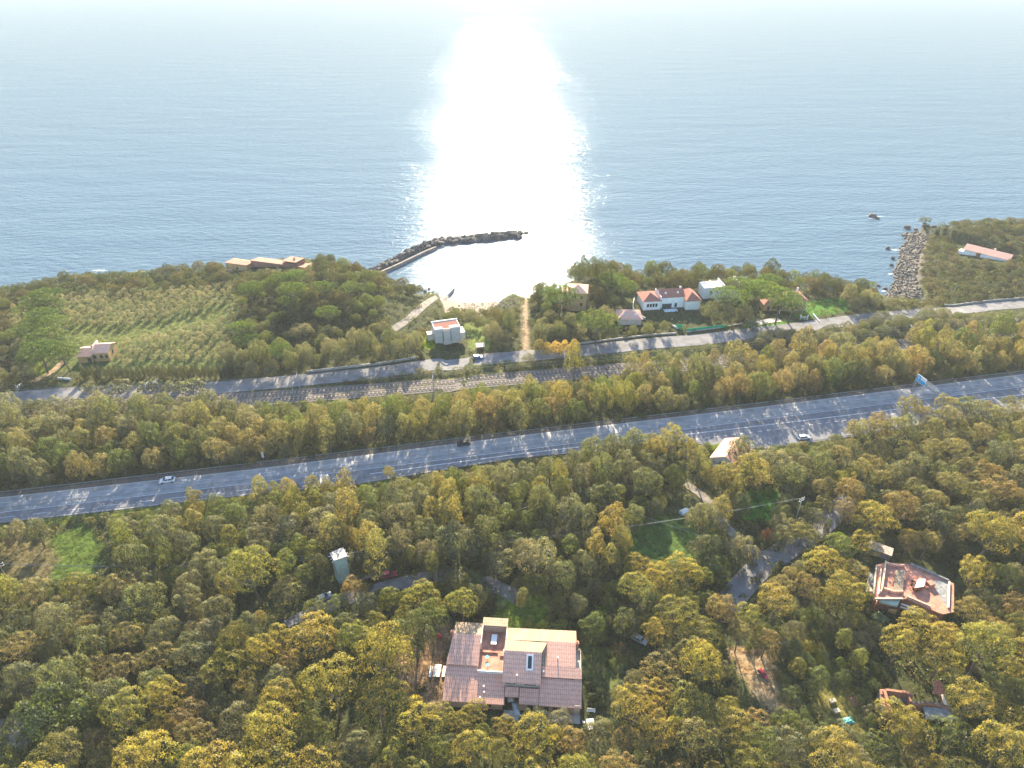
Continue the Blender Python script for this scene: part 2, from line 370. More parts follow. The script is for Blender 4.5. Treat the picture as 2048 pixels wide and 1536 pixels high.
bp = n.new('ShaderNodeBump'); bp.inputs['Strength'].default_value = .9; bp.inputs['Distance'].default_value = .5; l.new(no.outputs[0], bp.inputs['Height']); l.new(bp.outputs[0], b.inputs['Normal'])
me.materials.append(m)
# ------------------------------------------------------------------ sea
me = bpy.data.meshes.new('sea'); S = 14000
me.from_pydata([(-S, 150, 0), (S, 150, 0), (S, 26000, 0), (-S, 26000, 0)], [], [(0, 1, 2, 3)])
sea = bpy.data.objects.new('sea', me); COL.objects.link(sea); tag(sea, kind='structure')
m = bpy.data.materials.new('sea_water'); m.use_nodes = True; n = m.node_tree.nodes; l = m.node_tree.links; b = n['Principled BSDF']
b.inputs['Base Color'].default_value = (.02, .06, .10, 1); b.inputs['IOR'].default_value = 1.33; b.inputs['Specular IOR Level'].default_value = .18
b.inputs['Roughness'].default_value = .26
tc = n.new('ShaderNodeTexCoord')
def nz(scale, sx, sy, rot, det=3, rough=.55):
    mp = n.new('ShaderNodeMapping'); mp.inputs['Scale'].default_value = (sx, sy, 1); mp.inputs['Rotation'].default_value = (0, 0, rot); l.new(tc.outputs['Object'], mp.inputs[0])
    t = n.new('ShaderNodeTexNoise'); t.inputs['Scale'].default_value = scale; t.inputs['Detail'].default_value = det; t.inputs['Roughness'].default_value = rough
    l.new(mp.outputs[0], t.inputs[0]); return t
n1 = nz(.3, .5, 1.0, R(8), 5, .62); n2 = nz(.045, .3, 1.0, R(-7), 3); n3 = nz(1.3, .6, 1, R(15), 3)
ad = n.new('ShaderNodeMath'); ad.operation = 'MULTIPLY_ADD'; ad.inputs[1].default_value = 1.6; l.new(n2.outputs[0], ad.inputs[0]); l.new(n1.outputs[0], ad.inputs[2])
a2 = n.new('ShaderNodeMath'); a2.operation = 'MULTIPLY_ADD'; a2.inputs[1].default_value = .3; l.new(n3.outputs[0], a2.inputs[0]); l.new(ad.outputs[0], a2.inputs[2])
bp = n.new('ShaderNodeBump'); bp.inputs['Strength'].default_value = 1; bp.inputs['Distance'].default_value = .36
l.new(a2.outputs[0], bp.inputs['Height']); l.new(bp.outputs[0], b.inputs['Normal'])
sl_ = nz(.006, .25, 1.6, R(3), 4)     # slicks: calmer and rougher water
rr = n.new('ShaderNodeMapRange'); rr.inputs[1].default_value = .35; rr.inputs[2].default_value = .65; rr.inputs[3].default_value = .045; rr.inputs[4].default_value = .11
l.new(sl_.outputs[0], rr.inputs[0])
bp2 = n.new('ShaderNodeBump'); bp2.inputs['Distance'].default_value = 1.5; l.new(a2.outputs[0], bp2.inputs['Height'])
df = n.new('ShaderNodeBsdfDiffuse'); df.inputs[0].default_value = (.07, .115, .155, 1); l.new(bp2.outputs[0], df.inputs['Normal'])
gl = n.new('ShaderNodeBsdfGlossy'); gl.inputs[0].default_value = (.76, .89, 1, 1); l.new(rr.outputs[0], gl.inputs['Roughness']); l.new(bp.outputs[0], gl.inputs['Normal'])
fr = n.new('ShaderNodeFresnel'); fr.inputs[0].default_value = 1.33; l.new(bp2.outputs[0], fr.inputs['Normal'])
mn = n.new('ShaderNodeMapRange'); mn.inputs[1].default_value = .03; mn.inputs[2].default_value = .75; mn.inputs[3].default_value = .03; mn.inputs[4].default_value = .10; l.new(fr.outputs[0], mn.inputs[0])
ms = n.new('ShaderNodeMixShader'); l.new(mn.outputs[0], ms.inputs[0]); l.new(df.outputs[0], ms.inputs[1]); l.new(gl.outputs[0], ms.inputs[2])
l.new(ms.outputs[0], n['Material Output'].inputs[0]); n.remove(b)
me.materials.append(m)
# ------------------------------------------------------------------ motorway, roads, railway
def between(name, LA, LB, m, lift, x0=-300, x1=2350):
    xs = np.arange(x0, x1+1, 12.0)
    A = [gp(x, lerpx(LA, x)) for x in xs]; B = [gp(x, lerpx(LB, x)) for x in xs]
    mb = MB(); strip(mb, B, A, lift); o = mb.build(name, m); tag(o, kind='structure'); return A, B
A1, B1 = between('motorway_verge', L_bar, L_far, M['ballast'], .06)
A2, B2 = between('motorway', L_far, L_med, M['asphalt'], .10)
A3, B3 = between('motorway_carriageway', L_med, L_near, M['asphalt2'], .11)
MOTOR = np.array([p[:2] for p in A1] + [p[:2] for p in B3[::-1]])
def sh(L, dy): return [(x, y+dy) for x, y in L]
def paint_line(L, t=.14, dash=None, x0=-300, x1=2340, lift=.114, m='paint'):
    pts = [gp(x, lerpx(L, x)) for x in np.arange(x0, x1+1, 6.0)]
    mb = MB(); s = 0.0; acc = []
    for a, b in zip(pts, pts[1:]):
        acc.append((s, a)); s += (b-a).length
    acc.append((s, pts[-1])); S_ = np.array([q[0] for q in acc]); X = np.array([q[1].x for q in acc]); Y = np.array([q[1].y for q in acc])
    segs = [(0, s)] if not dash else [(k*dash[1], k*dash[1]+dash[0]) for k in range(int(s/dash[1]))]
    for a, b in segs:
        q = np.linspace(a, b, max(2, int((b-a)/4)+1)); px_, py_ = np.interp(q, S_, X), np.interp(q, S_, Y)
        P = [Vector((x, y, 0)) for x, y in zip(px_, py_)]; d = (P[-1]-P[0]).normalized(); nrm = Vector((-d.y, d.x, 0))*t
        strip(mb, [p-nrm for p in P], [p+nrm for p in P], lift)
    return mb
mk = paint_line(sh(L_far, 1.5), .10)
for a in (paint_line([(x, lerpx(L_far, x)+(lerpx(L_med, x)-lerpx(L_far, x))*.40) for x in range(-300, 2360, 50)], .09, (5, 9.5)),):
    k = len(mk.v); mk.v += a.v; mk.f += [tuple(i+k for i in f) for f in a.f]; mk.m += a.m
tag(mk.build('road_markings', M['paint']), kind='structure')
LN2 = [(-300,1069),(0,1036),(512,978),(750,947),(1024,910),(1536,850),(1900,806),(2350,755)]
mk = paint_line(sh(L_med, 1.5), .13, lift=.116)
for a in (paint_line(LN2, .09, (5, 9.5), -300, 760, .116), paint_line(LN2, .16, (34, 35), 740, 2340, .116),
          paint_line([(1390,879),(1536,861),(1790,828),(2000,800)], .13, (1.5, 3.2), 1392, 1990, .116),
          paint_line(sh(L_near, -2.5), .08, None, -300, 1190, .116)):
    k = len(mk.v); mk.v += a.v; mk.f += [tuple(i+k for i in f) for f in a.f]; mk.m += a.m
for k in range(6):      # transverse bars across the near lane
    x = 641+k*2.9; a = gp(x, lerpx(L_med, x)+2); b_ = gp(x+1, lerpx(L_near, x)-3); mk_ = [Vector((a.x, a.y, 0)), Vector((b_.x, b_.y, 0))]
    strip(mk, [p+Vector((-.16, 0, 0)) for p in mk_], [p+Vector((.16, 0, 0)) for p in mk_], .121)
for k in range(6):      # hatched nose under the gantry
    x = 1790+k*6.5; a = gp(x, lerpx(L_med, x)+3); b_ = gp(x+9-k, lerpx(L_med, x)+12-k*1.5); q = [Vector((a.x, a.y, 0)), Vector((b_.x, b_.y, 0))]
    strip(mk, [p+Vector((-.3, 0, 0)) for p in q], [p+Vector((.3, 0, 0)) for p in q], .121)
tag(mk.build('road_markings', M['paint']), kind='structure')
# guard rails: beam + posts
postm = MB().box(-.06, -.06, -.1, .06, .06, .78).mesh('post', M['steel'])
def guardrail(L, x0, x1, label, gap=4.0, off=0.0):
    xs = np.arange(x0, x1+1, 10.0); P = [gp(x, lerpx(L, x)) for x in xs]; P = [Vector((p.x, p.y+off, p.z)) for p in P]
    root = empty('guard_rail', P[0], 0, label, 'guard rail', 'guard rails along the motorway'); o = P[0]
    mb = MB()
    for z in (.5, .72): mb.tube([p-o+Vector((0, 0, z)) for p in P], .07, 4)
    mb.build('rail_beam', M['steel'], root)
    s = 0.0; last = -99; cnt = 0; tot = sum((b-a).length for a, b in zip(P, P[1:])); gap = max(gap, tot/98)
    for a, b in zip(P, P[1:]):
        d = (b-a).length
        while last+gap <= s+d or last < 0:
            last = max(0, last+gap) if last >= 0 else 0
            q = a+(b-a)*((last-s)/d)-o; po = bpy.data.objects.new('post', postm); COL.objects.link(po); po.parent = root; po.location = q
        s += d
guardrail(sh(L_bar, 1), -60, 2120, 'grey steel guard rail along the seaward edge of the motorway', off=.15)
guardrail([(x, lerpx(L_far, x)+(lerpx(L_med, x)-lerpx(L_far, x))*.80) for x in range(-300, 2360, 50)], -60, 2120, 'double steel guard rail between the two motorway carriageways', off=-.3)
guardrail(sh(L_near, -1), -60, 1200, 'steel guard rail on posts along the near edge of the darker carriageway', 3.2)
guardrail(L_near, 1392, 1900, 'steel guard rail beside the parked white car on the wide lay-by', 3)
# coast road, railway, lanes
road('coast_road', [(-200,826),(0,797),(140,787),(300,782),(430,776),(600,761),(760,745),(880,727),(960,719),(1040,713),(1160,702),(1300,687),(1400,680),(1500,667),(1600,655),(1720,638),(1850,626),(1960,614),(2048,608),(2300,590)], 8.5, M['asphalt3'])
RAILC = [(-200,838),(0,822),(300,808),(540,796),(800,777),(1024,757),(1250,739),(1420,725),(1600,707),(1820,688),(2048,663),(2300,640)]
road('railway_ballast', RAILC, 9.2, M['ballast'], .12)
for nm, px_, wd, mt in [('lane', [(575,1253),(640,1215),(700,1190),(770,1178),(830,1158),(880,1146),(950,1150),(1010,1172),(1040,1200)], 4.2, 'asphalt3'),
    ('lane', [(1700,1000),(1650,1045),(1600,1085),(1540,1118),(1500,1150),(1475,1185),(1450,1215)], 6.5, 'asphalt3'),
    ('track', [(1370,968),(1410,985),(1435,1030),(1455,1070),(1500,1100),(1540,1120)], 2.8, 'lane'),
    ('ramp', [(785,660),(820,640),(845,612),(868,597),(878,592)], 4.0, 'lane'),
    ('footpath', [(1048,590),(1053,640),(1051,700)], 1.1, 'dirt'),
    ('driveway', [(1560,640),(1530,640),(1500,652)], 3.5, 'concrete'),
    ('driveway', [(60,765),(110,750),(125,722)], 2.6, 'dirt'),
    ('yard', [(-60,1470),(0,1468),(70,1466)], 7, 'lane')]:
    road(nm, px_, wd, M[mt], .13)
def kerbwall(name, L, h, th, m, label, cat='wall', lift=0):
    P = ribbon_pts(L, 2.5); z = H([(p.x, p.y) for p in P]); mb = MB()
    for (a, za), (b, zb) in zip(zip(P, z), list(zip(P, z))[1:]):
        d = Vector((b.x-a.x, b.y-a.y, 0)); d.normalize(); q = Vector((-d.y, d.x, 0))*th/2
        i = len(mb.v)
        for p, zz in ((a, za), (b, zb)):
            mb.v += [(p.x-q.x, p.y-q.y, zz-.5), (p.x+q.x, p.y+q.y, zz-.5), (p.x+q.x, p.y+q.y, zz+h), (p.x-q.x, p.y-q.y, zz+h)]
        for f in ((0, 4, 7, 3), (2, 6, 5, 1), (3, 7, 6, 2), (1, 5, 4, 0)): mb.f.append(tuple(i+k for k in f)); mb.m.append(0)
        if a is P[0]: mb.f.append((i, i+3, i+2, i+1)); mb.m.append(0)
    mb.f.append((i+4, i+5, i+6, i+7)); mb.m.append(0)
    return tag(mb.build(name, m), label, cat)
kerbwall('retaining_wall', [(615,745),(760,729),(832,717)], .9, .4, M['concrete'], 'pale low wall on the sea side of the coast road below the white cube house')
kerbwall('retaining_wall', [(1160,688),(1300,671),(1352,668)], .7, .35, M['concrete'], 'low pale roadside wall left of the green netting')
kerbwall('retaining_wall', [(1372,665),(1450,655),(1484,648)], .5, .35, M['concrete'], 'low pale kerb wall running below the green netting')
kerbwall('retaining_wall', [(1885,612),(1950,606),(2048,598),(2150,592)], .9, .35, M['concrete'], 'pale parapet wall beside the coast road at the far right')
def ribbon_tube(pts, off, z):
    o2 = []
    for i, p in enumerate(pts):
        d = pts[min(i+1, len(pts)-1)]-pts[max(i-1, 0)]; d.z = 0; d.normalize(); x, y = p.x-d.y*off, p.y+d.x*off
        o2.append((x, y))
    zz = H(o2); return [Vector((x, y, q+z)) for (x, y), q in zip(o2, zz)]
RP = ribbon_pts(RAILC, 4)
for off, lab in ((2.1, 'railway track on pale sleepers, the one nearer the sea'), (-2.1, 'railway track on pale sleepers, the one nearer the motorway')):
    root = empty('railway_track', (0, 0, 0), 0, lab, 'railway track', 'pair of railway tracks')
    for s in (-.75, .75): MB().tube(ribbon_tube(RP, off+s, .42), .075, 4).build('rail', M['rail'], root)
    C = ribbon_tube(RP, off, .2); mb = MB(); s = 0; nxt = 0
    for a, b in zip(C, C[1:]):
        d = (b-a).length; ang = math.atan2(b.y-a.y, b.x-a.x)
        while nxt < s+d:
            q = a+(b-a)*((nxt-s)/d); mb.obox((q.x, q.y, q.z), (.45, 2.5, .14), ang); nxt += 1.5
        s += d
    o = mb.build('sleepers', M['sleeper'], root); o['kind'] = 'stuff'
# ------------------------------------------------------------------ foliage shapes
def leaves(C, N, s, g, jit=.75, asp=.62):
    n = len(C); N = N + g.normal(0, jit, (n, 3)); N /= np.linalg.norm(N, axis=1)[:, None]+1e-9
    T = np.cross(N, g.normal(0, 1, (n, 3))); T /= np.linalg.norm(T, axis=1)[:, None]+1e-9; B = np.cross(N, T)
    s = (s*g.uniform(.6, 1.35, n))[:, None]; a, b = T*s*.5, B*s*.5*asp
    return np.stack([C-a-b*.6, C+a*.6-b, C+a+b*.6, C-a*.6+b], 1)
def puffs(P, Rr, n, s, g, low=-.35, jit=.75, cull=.72, shade=(.86, 1.14), squash=1.0):
    V = []; K = []; NN = []
    P = np.array(P, float); Rr = np.array(Rr, float)
    for c, r in zip(P, Rr):
        k = max(6, int(n*(r/Rr.mean())**2)); D = g.normal(0, 1, (k, 3)); D /= np.linalg.norm(D, axis=1)[:, None]
        D = D[D[:, 2] > low+g.uniform(-.3, .3, len(D))]
        X = c + D*r*g.uniform(.72, 1.08, len(D))[:, None]*np.array([1, 1, squash])
        d = np.linalg.norm(X[:, None]-P[None], axis=2)/Rr[None]; keep = d.min(1) > cull; X, D = X[keep], D[keep]
        if len(X) == 0: continue
        q_ = leaves(X, D, s, g, jit); fn = np.cross(q_[:, 1]-q_[:, 0], q_[:, 3]-q_[:, 0]); fn /= np.linalg.norm(fn, axis=1)[:, None]+1e-9; fl = (fn*D).sum(1) < 0; q_[fl] = q_[fl][:, ::-1]; fn[fl] *= -1
        V.append(q_); nn = D*.72+fn*.38; NN.append(nn/np.linalg.norm(nn, axis=1)[:, None]); t = g.uniform(*shade); K.append(t*g.uniform(.9, 1.12, (len(X), 1))*np.array([[1, 1, 1]]) * g.uniform([.93, .97, .9], [1.08, 1.04, 1.1], (1, 3)))
    puffs.N = np.concatenate(NN); return np.concatenate(V), np.concatenate(K)
def dome(n, rx, rz, g, zlo=-.15, fill=.25):
    out = []
    while len(out) < n:
        d = g.normal(0, 1, 3); d /= np.linalg.norm(d)
        if d[2] < zlo: continue
        q = g.uniform(.84, 1.16) if g.random() > fill else g.uniform(.35, .8)
        c = d*q*np.array([rx, rx, rz])
        if all(np.linalg.norm(c-o) > rx*.23 for o in out) or g.random() < .04: out.append(c)
    return np.array(out)
def limbs(targets, z0, r, g, lean=0.0, k=7):
    mb = MB(); fork = Vector((lean, lean*.5, z0)); mb.tube([(0, 0, -.4), (lean*.3, 0, z0*.5), fork], r, 7, r*.7)
    for i in g.choice(len(targets), min(k, len(targets)), replace=False):
        t = Vector(targets[i]); mid = fork.lerp(t, .5); mid.z -= .25*(t-fork).length*.5
        mb.tube([fork, mid, t], r*.42, 5, r*.12)
    return mb
VAR = {}   # kind -> list of dict(V, K, limbs MB, R, top)
def add_var(kind, V, K, mb, R_, top): VAR.setdefault(kind, []).append(dict(V=V, K=K, N=(puffs.N if len(puffs.N) == len(V) and kind not in ('bare', 'palm') else None), mb=mb, R=R_, top=top, crown=None, trunk=None, full=None))
for q in range(9):          # domed pine, unit R 4.6, crown centre 7
    g = np.random.default_rng(100+q); a = dome(26+q % 4*3, 3.5, 2.3, g, -.2, .15)*[g.uniform(.85, 1.1), g.uniform(.85, 1.1), 1]; a[:, 2] += 6.9
    V, K = puffs(a, g.uniform(1.0, 1.6, len(a)), 460, .235, g, -.15, squash=.8, cull=.74, jit=.62); add_var('pine', V, K, limbs(a*[.9, .9, .97], 4.2, .26, g, g.uniform(-.6, .6), 9), 4.7, 10)
for q in range(7):          # narrow upright pine
    g = np.random.default_rng(200+q); a = dome(24, 2.2, 3.4, g, -.5, .2); a[:, 2] += 5.2; a[:, :2] *= (1.25-.09*a[:, 2:3])
    V, K = puffs(a, g.uniform(.8, 1.35, len(a)), 330, .235, g, -.3, jit=.65, cull=.76); add_var('upright', V, K, limbs(a, 3.2, .2, g, 0, 7), 3.2, 9.6)
for q in range(9):          # holm oak, unit R 4, crown centre 4
    g = np.random.default_rng(300+q); a = dome(30+q % 3*4, 2.9, 2.7, g, -.5, .15)*[g.uniform(.85, 1.12), g.uniform(.85, 1.12), g.uniform(.9, 1.1)]; a[:, 2] += 3.9
    V, K = puffs(a, g.uniform(.75, 1.5, len(a)), 370, .225, g, -.45, jit=.65, cull=.76); add_var('oak', V, K, limbs(a, 2.2, .24, g, g.uniform(-.4, .4), 6), 4.0, 8.2)
for q in range(5):          # umbrella pine, unit R 8, flat top
    g = np.random.default_rng(400+q); a = dome(75, 6.8, 2.0, g, 0.02, .45); a[:, 2] += 7.6
    V, K = puffs(a, g.uniform(1.1, 1.8, len(a)), 260, .30, g, -.05, squash=.55, cull=.68, jit=.6); add_var('umbrella', V, K, limbs(a*[.9, .9, .97], 5.2, .38, g, g.uniform(-1, 1), 14), 8.0, 10.4)
for q in range(4):          # cypress, unit R 1.4, height 9
    g = np.random.default_rng(500+q); z = np.linspace(.7, 8.6, 22); rr = 1.15*np.sin(np.clip(z/9.2, 0, 1)**.75*math.pi)**.6+.1
    a = np.column_stack([g.normal(0, .12, 22), g.normal(0, .12, 22), z]); V, K = puffs(a, rr, 120, .24, g, -.8, cull=.5, jit=.5)
    add_var('cypress', V, K, MB().tube([(0, 0, -.3), (0, 0, 7)], .16, 6, .05), 1.4, 9.2)
for q in range(6):          # olive, unit R 2, height 3.6
    g = np.random.default_rng(600+q); a = dome(13, 1.2, 1.05, g, -.5, .25); a[:, 2] += 2.1; a = np.vstack([a, [0, 0, 2.1], [0, 0, 1.5]])
    V, K = puffs(a, np.append(g.uniform(.6, .85, len(a)-2), [1.0, .8]), 110, .22, g, -.5, jit=.8); add_var('olive', V, K, limbs(a, 1.0, .13, g, .1, 5), 1.95, 3.8)
for q in range(7):          # shrub, unit R 2, sits on the ground
    g = np.random.default_rng(700+q); a = dome(12, 1.35, 1.1, g, -.1, .2); a[:, 2] += .55
    V, K = puffs(a, g.uniform(.55, .9, len(a)), 140, .24, g, -.5, jit=.7); add_var('shrub', V, K, MB().tube([(0, 0, -.3), (0, 0, .8)], .08, 5), 2.0, 2.5)
for q in range(4):          # clump of low growth for the undergrowth masses
    g = np.random.default_rng(800+q); a = dome(4, .75, .45, g, 0, .2); a[:, 2] += .2
    V, K = puffs(a, g.uniform(.5, .8, len(a)), 17, .42, g, -.2, jit=.9); add_var('low', V, K, None, 1.3, 1)
for q in range(5):          # maquis cushion, unit R 3
    g = np.random.default_rng(900+q); a = dome(15, 2.3, 1.0, g, 0, .25); a[:, 2] += .8
    V, K = puffs(a, g.uniform(.8, 1.3, len(a)), 130, .28, g, -.2, jit=.65, squash=.85); add_var('maquis', V, K, MB().tube([(0, 0, -.3), (0, 0, 1)], .1, 5), 3.1, 2.9)
for q in range(2):          # bare twiggy tree, unit R 2.4
    g = np.random.default_rng(950+q); mb = MB()
    for k in range(46):
        th, ph = g.uniform(0, 6.28), g.uniform(.15, 1.35); r0 = g.uniform(1.6, 2.5)
        t = Vector((math.cos(th)*math.sin(ph)*r0, math.sin(th)*math.sin(ph)*r0, 1.6+math.cos(ph)*r0)); m0 = Vector((0, 0, 1.4)).lerp(t, .5)+Vector(g.normal(0, .2, 3))
        mb.tube([(0, 0, .9), m0, t], .045, 4, .012)
    mb.tube([(0, 0, -.3), (0, 0, 1.5)], .14, 6)
    C = g.normal(0, 1, (260, 3)); C /= np.linalg.norm(C, axis=1)[:, None]; C[:, 2] = abs(C[:, 2]); C *= g.uniform(1.3, 2.5, (260, 1)); C[:, 2] += 1.5
    V = leaves(C, C-[0, 0, 1.5], .16, g, 1.0); add_var('bare', V, np.ones((len(V), 3)), mb, 2.4, 4.2)
for q in range(2):          # palm, unit R 2.6
    g = np.random.default_rng(970+q); V = []
    for k in range(34):
        th = g.uniform(0, 6.28); up = g.uniform(.0, 1.1); L = g.uniform(2.1, 2.9); t = np.linspace(.1, 1, 9)
        x = t*L*math.cos(up*.8); z = 3.2+t*L*math.sin(up)-t*t*1.7
        C = np.column_stack([x*math.cos(th), x*math.sin(th), z]); side = np.array([-math.sin(th), math.cos(th), 0]); fw = np.gradient(C, axis=0); fw /= np.linalg.norm(fw, axis=1)[:, None]
        for sg in (-1, 1):
            wd = (.5*np.sin(t*math.pi*.9+.25))[:, None]
            a, b = C-fw*.13, C+fw*.1; o = side*sg*wd - np.array([0, 0, .18])
            V.append(np.stack([a, b, b+o*.95, a+o], 1))
    V = np.concatenate(V); add_var('palm', V, np.tile(g.uniform(.85, 1.15, (len(V), 1)), (1, 3)), MB().tube([(0, 0, -.3), (0, 0, 3.2)], .26, 8, .2), 2.6, 4.6)
def leafmesh(name, V, K, mats, mb=None, N=None):
    n = len(V); v = V.reshape(-1, 3); nv = 0; tv = []; tf = []
    me = bpy.data.meshes.new(name)
    if mb: tv = np.array(mb.v); nv = len(tv)
    me.vertices.add(4*n+nv); co = np.concatenate([v, tv]) if nv else v; me.vertices.foreach_set('co', co.ravel())
    fl = [len(f) for f in mb.f] if nv else []; idx = np.arange(4*n)
    loops = np.concatenate([idx, np.array([i+4*n for f in mb.f for i in f])]) if nv else idx
    cnt = np.concatenate([np.full(n, 4), np.array(fl)]) if nv else np.full(n, 4)
    me.loops.add(len(loops)); me.loops.foreach_set('vertex_index', loops.astype(np.int32))
    me.polygons.add(len(cnt)); me.polygons.foreach_set('loop_start', np.concatenate([[0], np.cumsum(cnt)[:-1]]).astype(np.int32))
    if nv: me.polygons.foreach_set('material_index', np.concatenate([np.zeros(n), np.ones(len(fl))]).astype(np.int32))
    me.update(calc_edges=True)
    c = np.ones((4*n+nv, 4)); c[:4*n, :3] = np.repeat(K, 4, 0); a = me.color_attributes.new('leafcol', 'FLOAT_COLOR', 'POINT'); a.data.foreach_set('color', c.ravel())
    for m_ in mats: me.materials.append(m_)
    if N is not None and n < 120000:
        LN = np.zeros((len(loops), 3)); LN[:4*n] = np.repeat(N, 4, 0)
        if nv:
            fn_ = np.zeros(len(me.polygons)*3); me.polygons.foreach_get('normal', fn_); LN[4*n:] = np.repeat(fn_.reshape(-1, 3)[n:], fl, 0)
        me.normals_split_custom_set(LN.tolist())
    return me
def vmesh(kind, i, which):
    d = VAR[kind][i]
    if d[which] is None:
        if which == 'crown': d[which] = leafmesh('crown', d['V'], d['K'], [M['leaf']], None, d['N'])
        elif which == 'trunk': d[which] = d['mb'].mesh('trunk', M['bark'])
        else: d[which] = leafmesh('tree', d['V'], d['K'], [M['leaf'], M['bark']], d['mb'], d['N'])
    return d[which]
# ------------------------------------------------------------------ colours of the growth
PAL = {
 'gold': [(.19,.172,.045), (.175,.16,.042), (.15,.155,.045), (.2,.17,.05)],
 'orange': [(.16,.128,.058), (.15,.125,.06), (.155,.138,.055)],
 'tan': [(.14,.135,.062), (.15,.138,.068), (.122,.125,.055)],
 'pinegreen': [(.10,.115,.03), (.085,.105,.035), (.12,.125,.035)],
 'oak': [(.11,.118,.07), (.09,.102,.06), (.13,.132,.085), (.09,.105,.05)],
 'oakgreen': [(.07,.095,.034), (.085,.11,.035)],
 'dark': [(.045,.06,.026), (.055,.068,.03)],
 'umb': [(.05,.085,.022), (.06,.095,.024)],
 'olive': [(.15,.155,.10), (.135,.145,.09), (.165,.165,.115)],
 'maq': [(.064,.068,.030), (.054,.066,.028), (.078,.072,.036), (.048,.058,.024)],
 'bright': [(.12,.21,.01), (.14,.2,.015)], 'yellow': [(.33,.27,.02)], 'redbrown': [(.2,.1,.06)], 'grey': [(.15,.125,.11)],
 'cyp': [(.05,.062,.03), (.07,.075,.035)], 'palm': [(.12,.16,.06)],
}
KINDNAME = {'pine': ('pine_tree', 'pine tree'), 'upright': ('pine_tree', 'pine tree'), 'oak': ('oak_tree', 'oak tree'), 'umbrella': ('umbrella_pine', 'umbrella pine'),
 'cypress': ('cypress_tree', 'cypress'), 'olive': ('olive_tree', 'olive tree'), 'shrub': ('shrub', 'shrub'), 'maquis': ('shrub', 'shrub'), 'bare': ('bare_tree', 'bare tree'), 'palm': ('palm_tree', 'palm tree')}
GROUP = {'pine_tree': 'pine trees on the coastal slope', 'oak_tree': 'holm oaks on the coastal slope', 'umbrella_pine': 'green umbrella pines', 'cypress_tree': 'cypresses',
 'olive_tree': 'olive trees in the grove', 'shrub': 'shrubs among the trees', 'bare_tree': 'bare trees', 'palm_tree': 'palm trees'}
CUP = {'pine': .74, 'upright': .55, 'oak': .52, 'umbrella': .82, 'cypress': .5, 'olive': .58, 'shrub': .45, 'maquis': .45, 'bare': .55, 'palm': .7}
TREES = []      # dict(kind, x, y, R, sz, pal)
def put(kind, x, y, R_, pal, hs=None, label=None, look=None):
    TREES.append(dict(kind=kind, x=x, y=y, R=R_, hs=hs or 1.0, pal=pal, label=label, look=look))
def hand(kind, px, py, R_, pal, hs=1.0, label=None):
    if kind in ('pine', 'upright', 'oak') and label is None and R_ > 2.3: hs *= 1.22
    if kind == 'umbrella': hs *= 1.25
    v = VAR[kind][0]; s = R_/v['R']; up = v['top']*s*hs*CUP[kind]; p = gp(px, py, up); put(kind, p.x, p.y, R_, pal, hs, label)
# trees and shrubs that stand out
for px, py, r in [(85,592,7.5),(62,612,6.5),(100,612,6),(80,632,7),(60,655,6),(105,650,6.5),(85,672,7.5),(115,690,6.5),(78,702,7.5),(125,706,6)]: hand('umbrella', px, py, r, 'umb')
for px, py, r in [(485,655,5.5),(490,672,5.5),(500,574,6.5),(535,566,5),(583,580,6.5),(560,556,5.5),(590,552,5),(645,573,5),(655,625,5),(575,600,4.5),(700,575,5),(555,703,5.5),
                  (1120,590,8.3),(1194,640,8.5),(1225,560,6.5),(1248,572,6.5),(1462,588,8.5),(1490,566,8),(1525,580,8.5),(1562,596,9.5),(1586,606,7.5),(1540,560,6)]: hand('umbrella', px, py, r, 'umb')
for px, py in [(1150,545),(1168,540),(1185,545),(1200,545),(1215,555)]: hand('upright', px, py, 3.6, 'dark', 1.15)
hand('oak', 830, 1268, 5.3, 'dark', 1.55, 'large dark evergreen standing over the brown yard left of the tiled villa')
hand('cypress', 944, 1200, 1.9, 'cyp', .85); hand('cypress', 957, 1198, 2.1, 'cyp', .85)
hand('cypress', 1303, 1218, 1.9, 'dark', .85); hand('cypress', 1283, 1232, 1.8, 'dark', .6)
hand('cypress', 1655, 1053, 1.0, 'dark', 1.3); hand('cypress', 1714, 1065, 1.9, 'cyp', .9); hand('cypress', 1551, 1140, 1.0, 'dark', 1.0); hand('cypress', 1560, 1130, .8, 'cyp', .9)
hand('oak', 1678, 1082, 2.8, 'bright', .8, 'vivid green round tree beside the thin dark cypress near the lane')
hand('oak', 794, 1007, 2.0, 'bright', .9); hand('oak', 1432, 896, 1.9, 'bright', .8); hand('shrub', 1200, 1226, 2.2, 'bright', 1.0)
hand('shrub', 1621, 1296, 1.8, 'yellow'); hand('shrub', 1640, 1318, 1.3, 'yellow'); hand('shrub', 1660, 1340, 1.2, 'bright'); hand('palm', 1571, 1218, 1.7, 'yellow', .6)
hand('bare', 1246, 1300, 2.5, 'redbrown'); hand('bare', 1522, 1150, 2.2, 'grey'); hand('oak', 1538, 1070, 2.0, 'redbrown', 1.2); hand('bare', 1202, 1342, 1.2, 'redbrown', .7)
hand('palm', 1723, 1132, 2.7, 'palm', .9); hand('palm', 1762, 1236, 2.3, 'palm', .9); hand('palm', 1508, 646, 3.3, 'palm', 1.0); hand('palm', 1001, 1207, 1.5, 'palm', .9)
for i, x in enumerate([1078,1095,1112,1128,1148]): hand('upright', x, 698+i % 2*3, 3.0, 'yellowleaf', .7)
hand('oak', 1431, 1134, 4.1, 'oakgreen', .85); hand('oak', 1483, 1092, 4.2, 'oak', 1.0); hand('oak', 1482, 905, 4.3, 'oak', 1.05); hand('oak', 1405, 1040, 4.2, 'oak', 1.25)
hand('oak', 1480, 1010, 3.4, 'oak', 1.2); hand('oak', 105, 1440, 6.6, 'oakgreen', 1.0); hand('pine', 1606, 1063, 3.9, 'gold', .75); hand('oak', 1185, 1262, 3.5, 'oakgreen', 1.0)
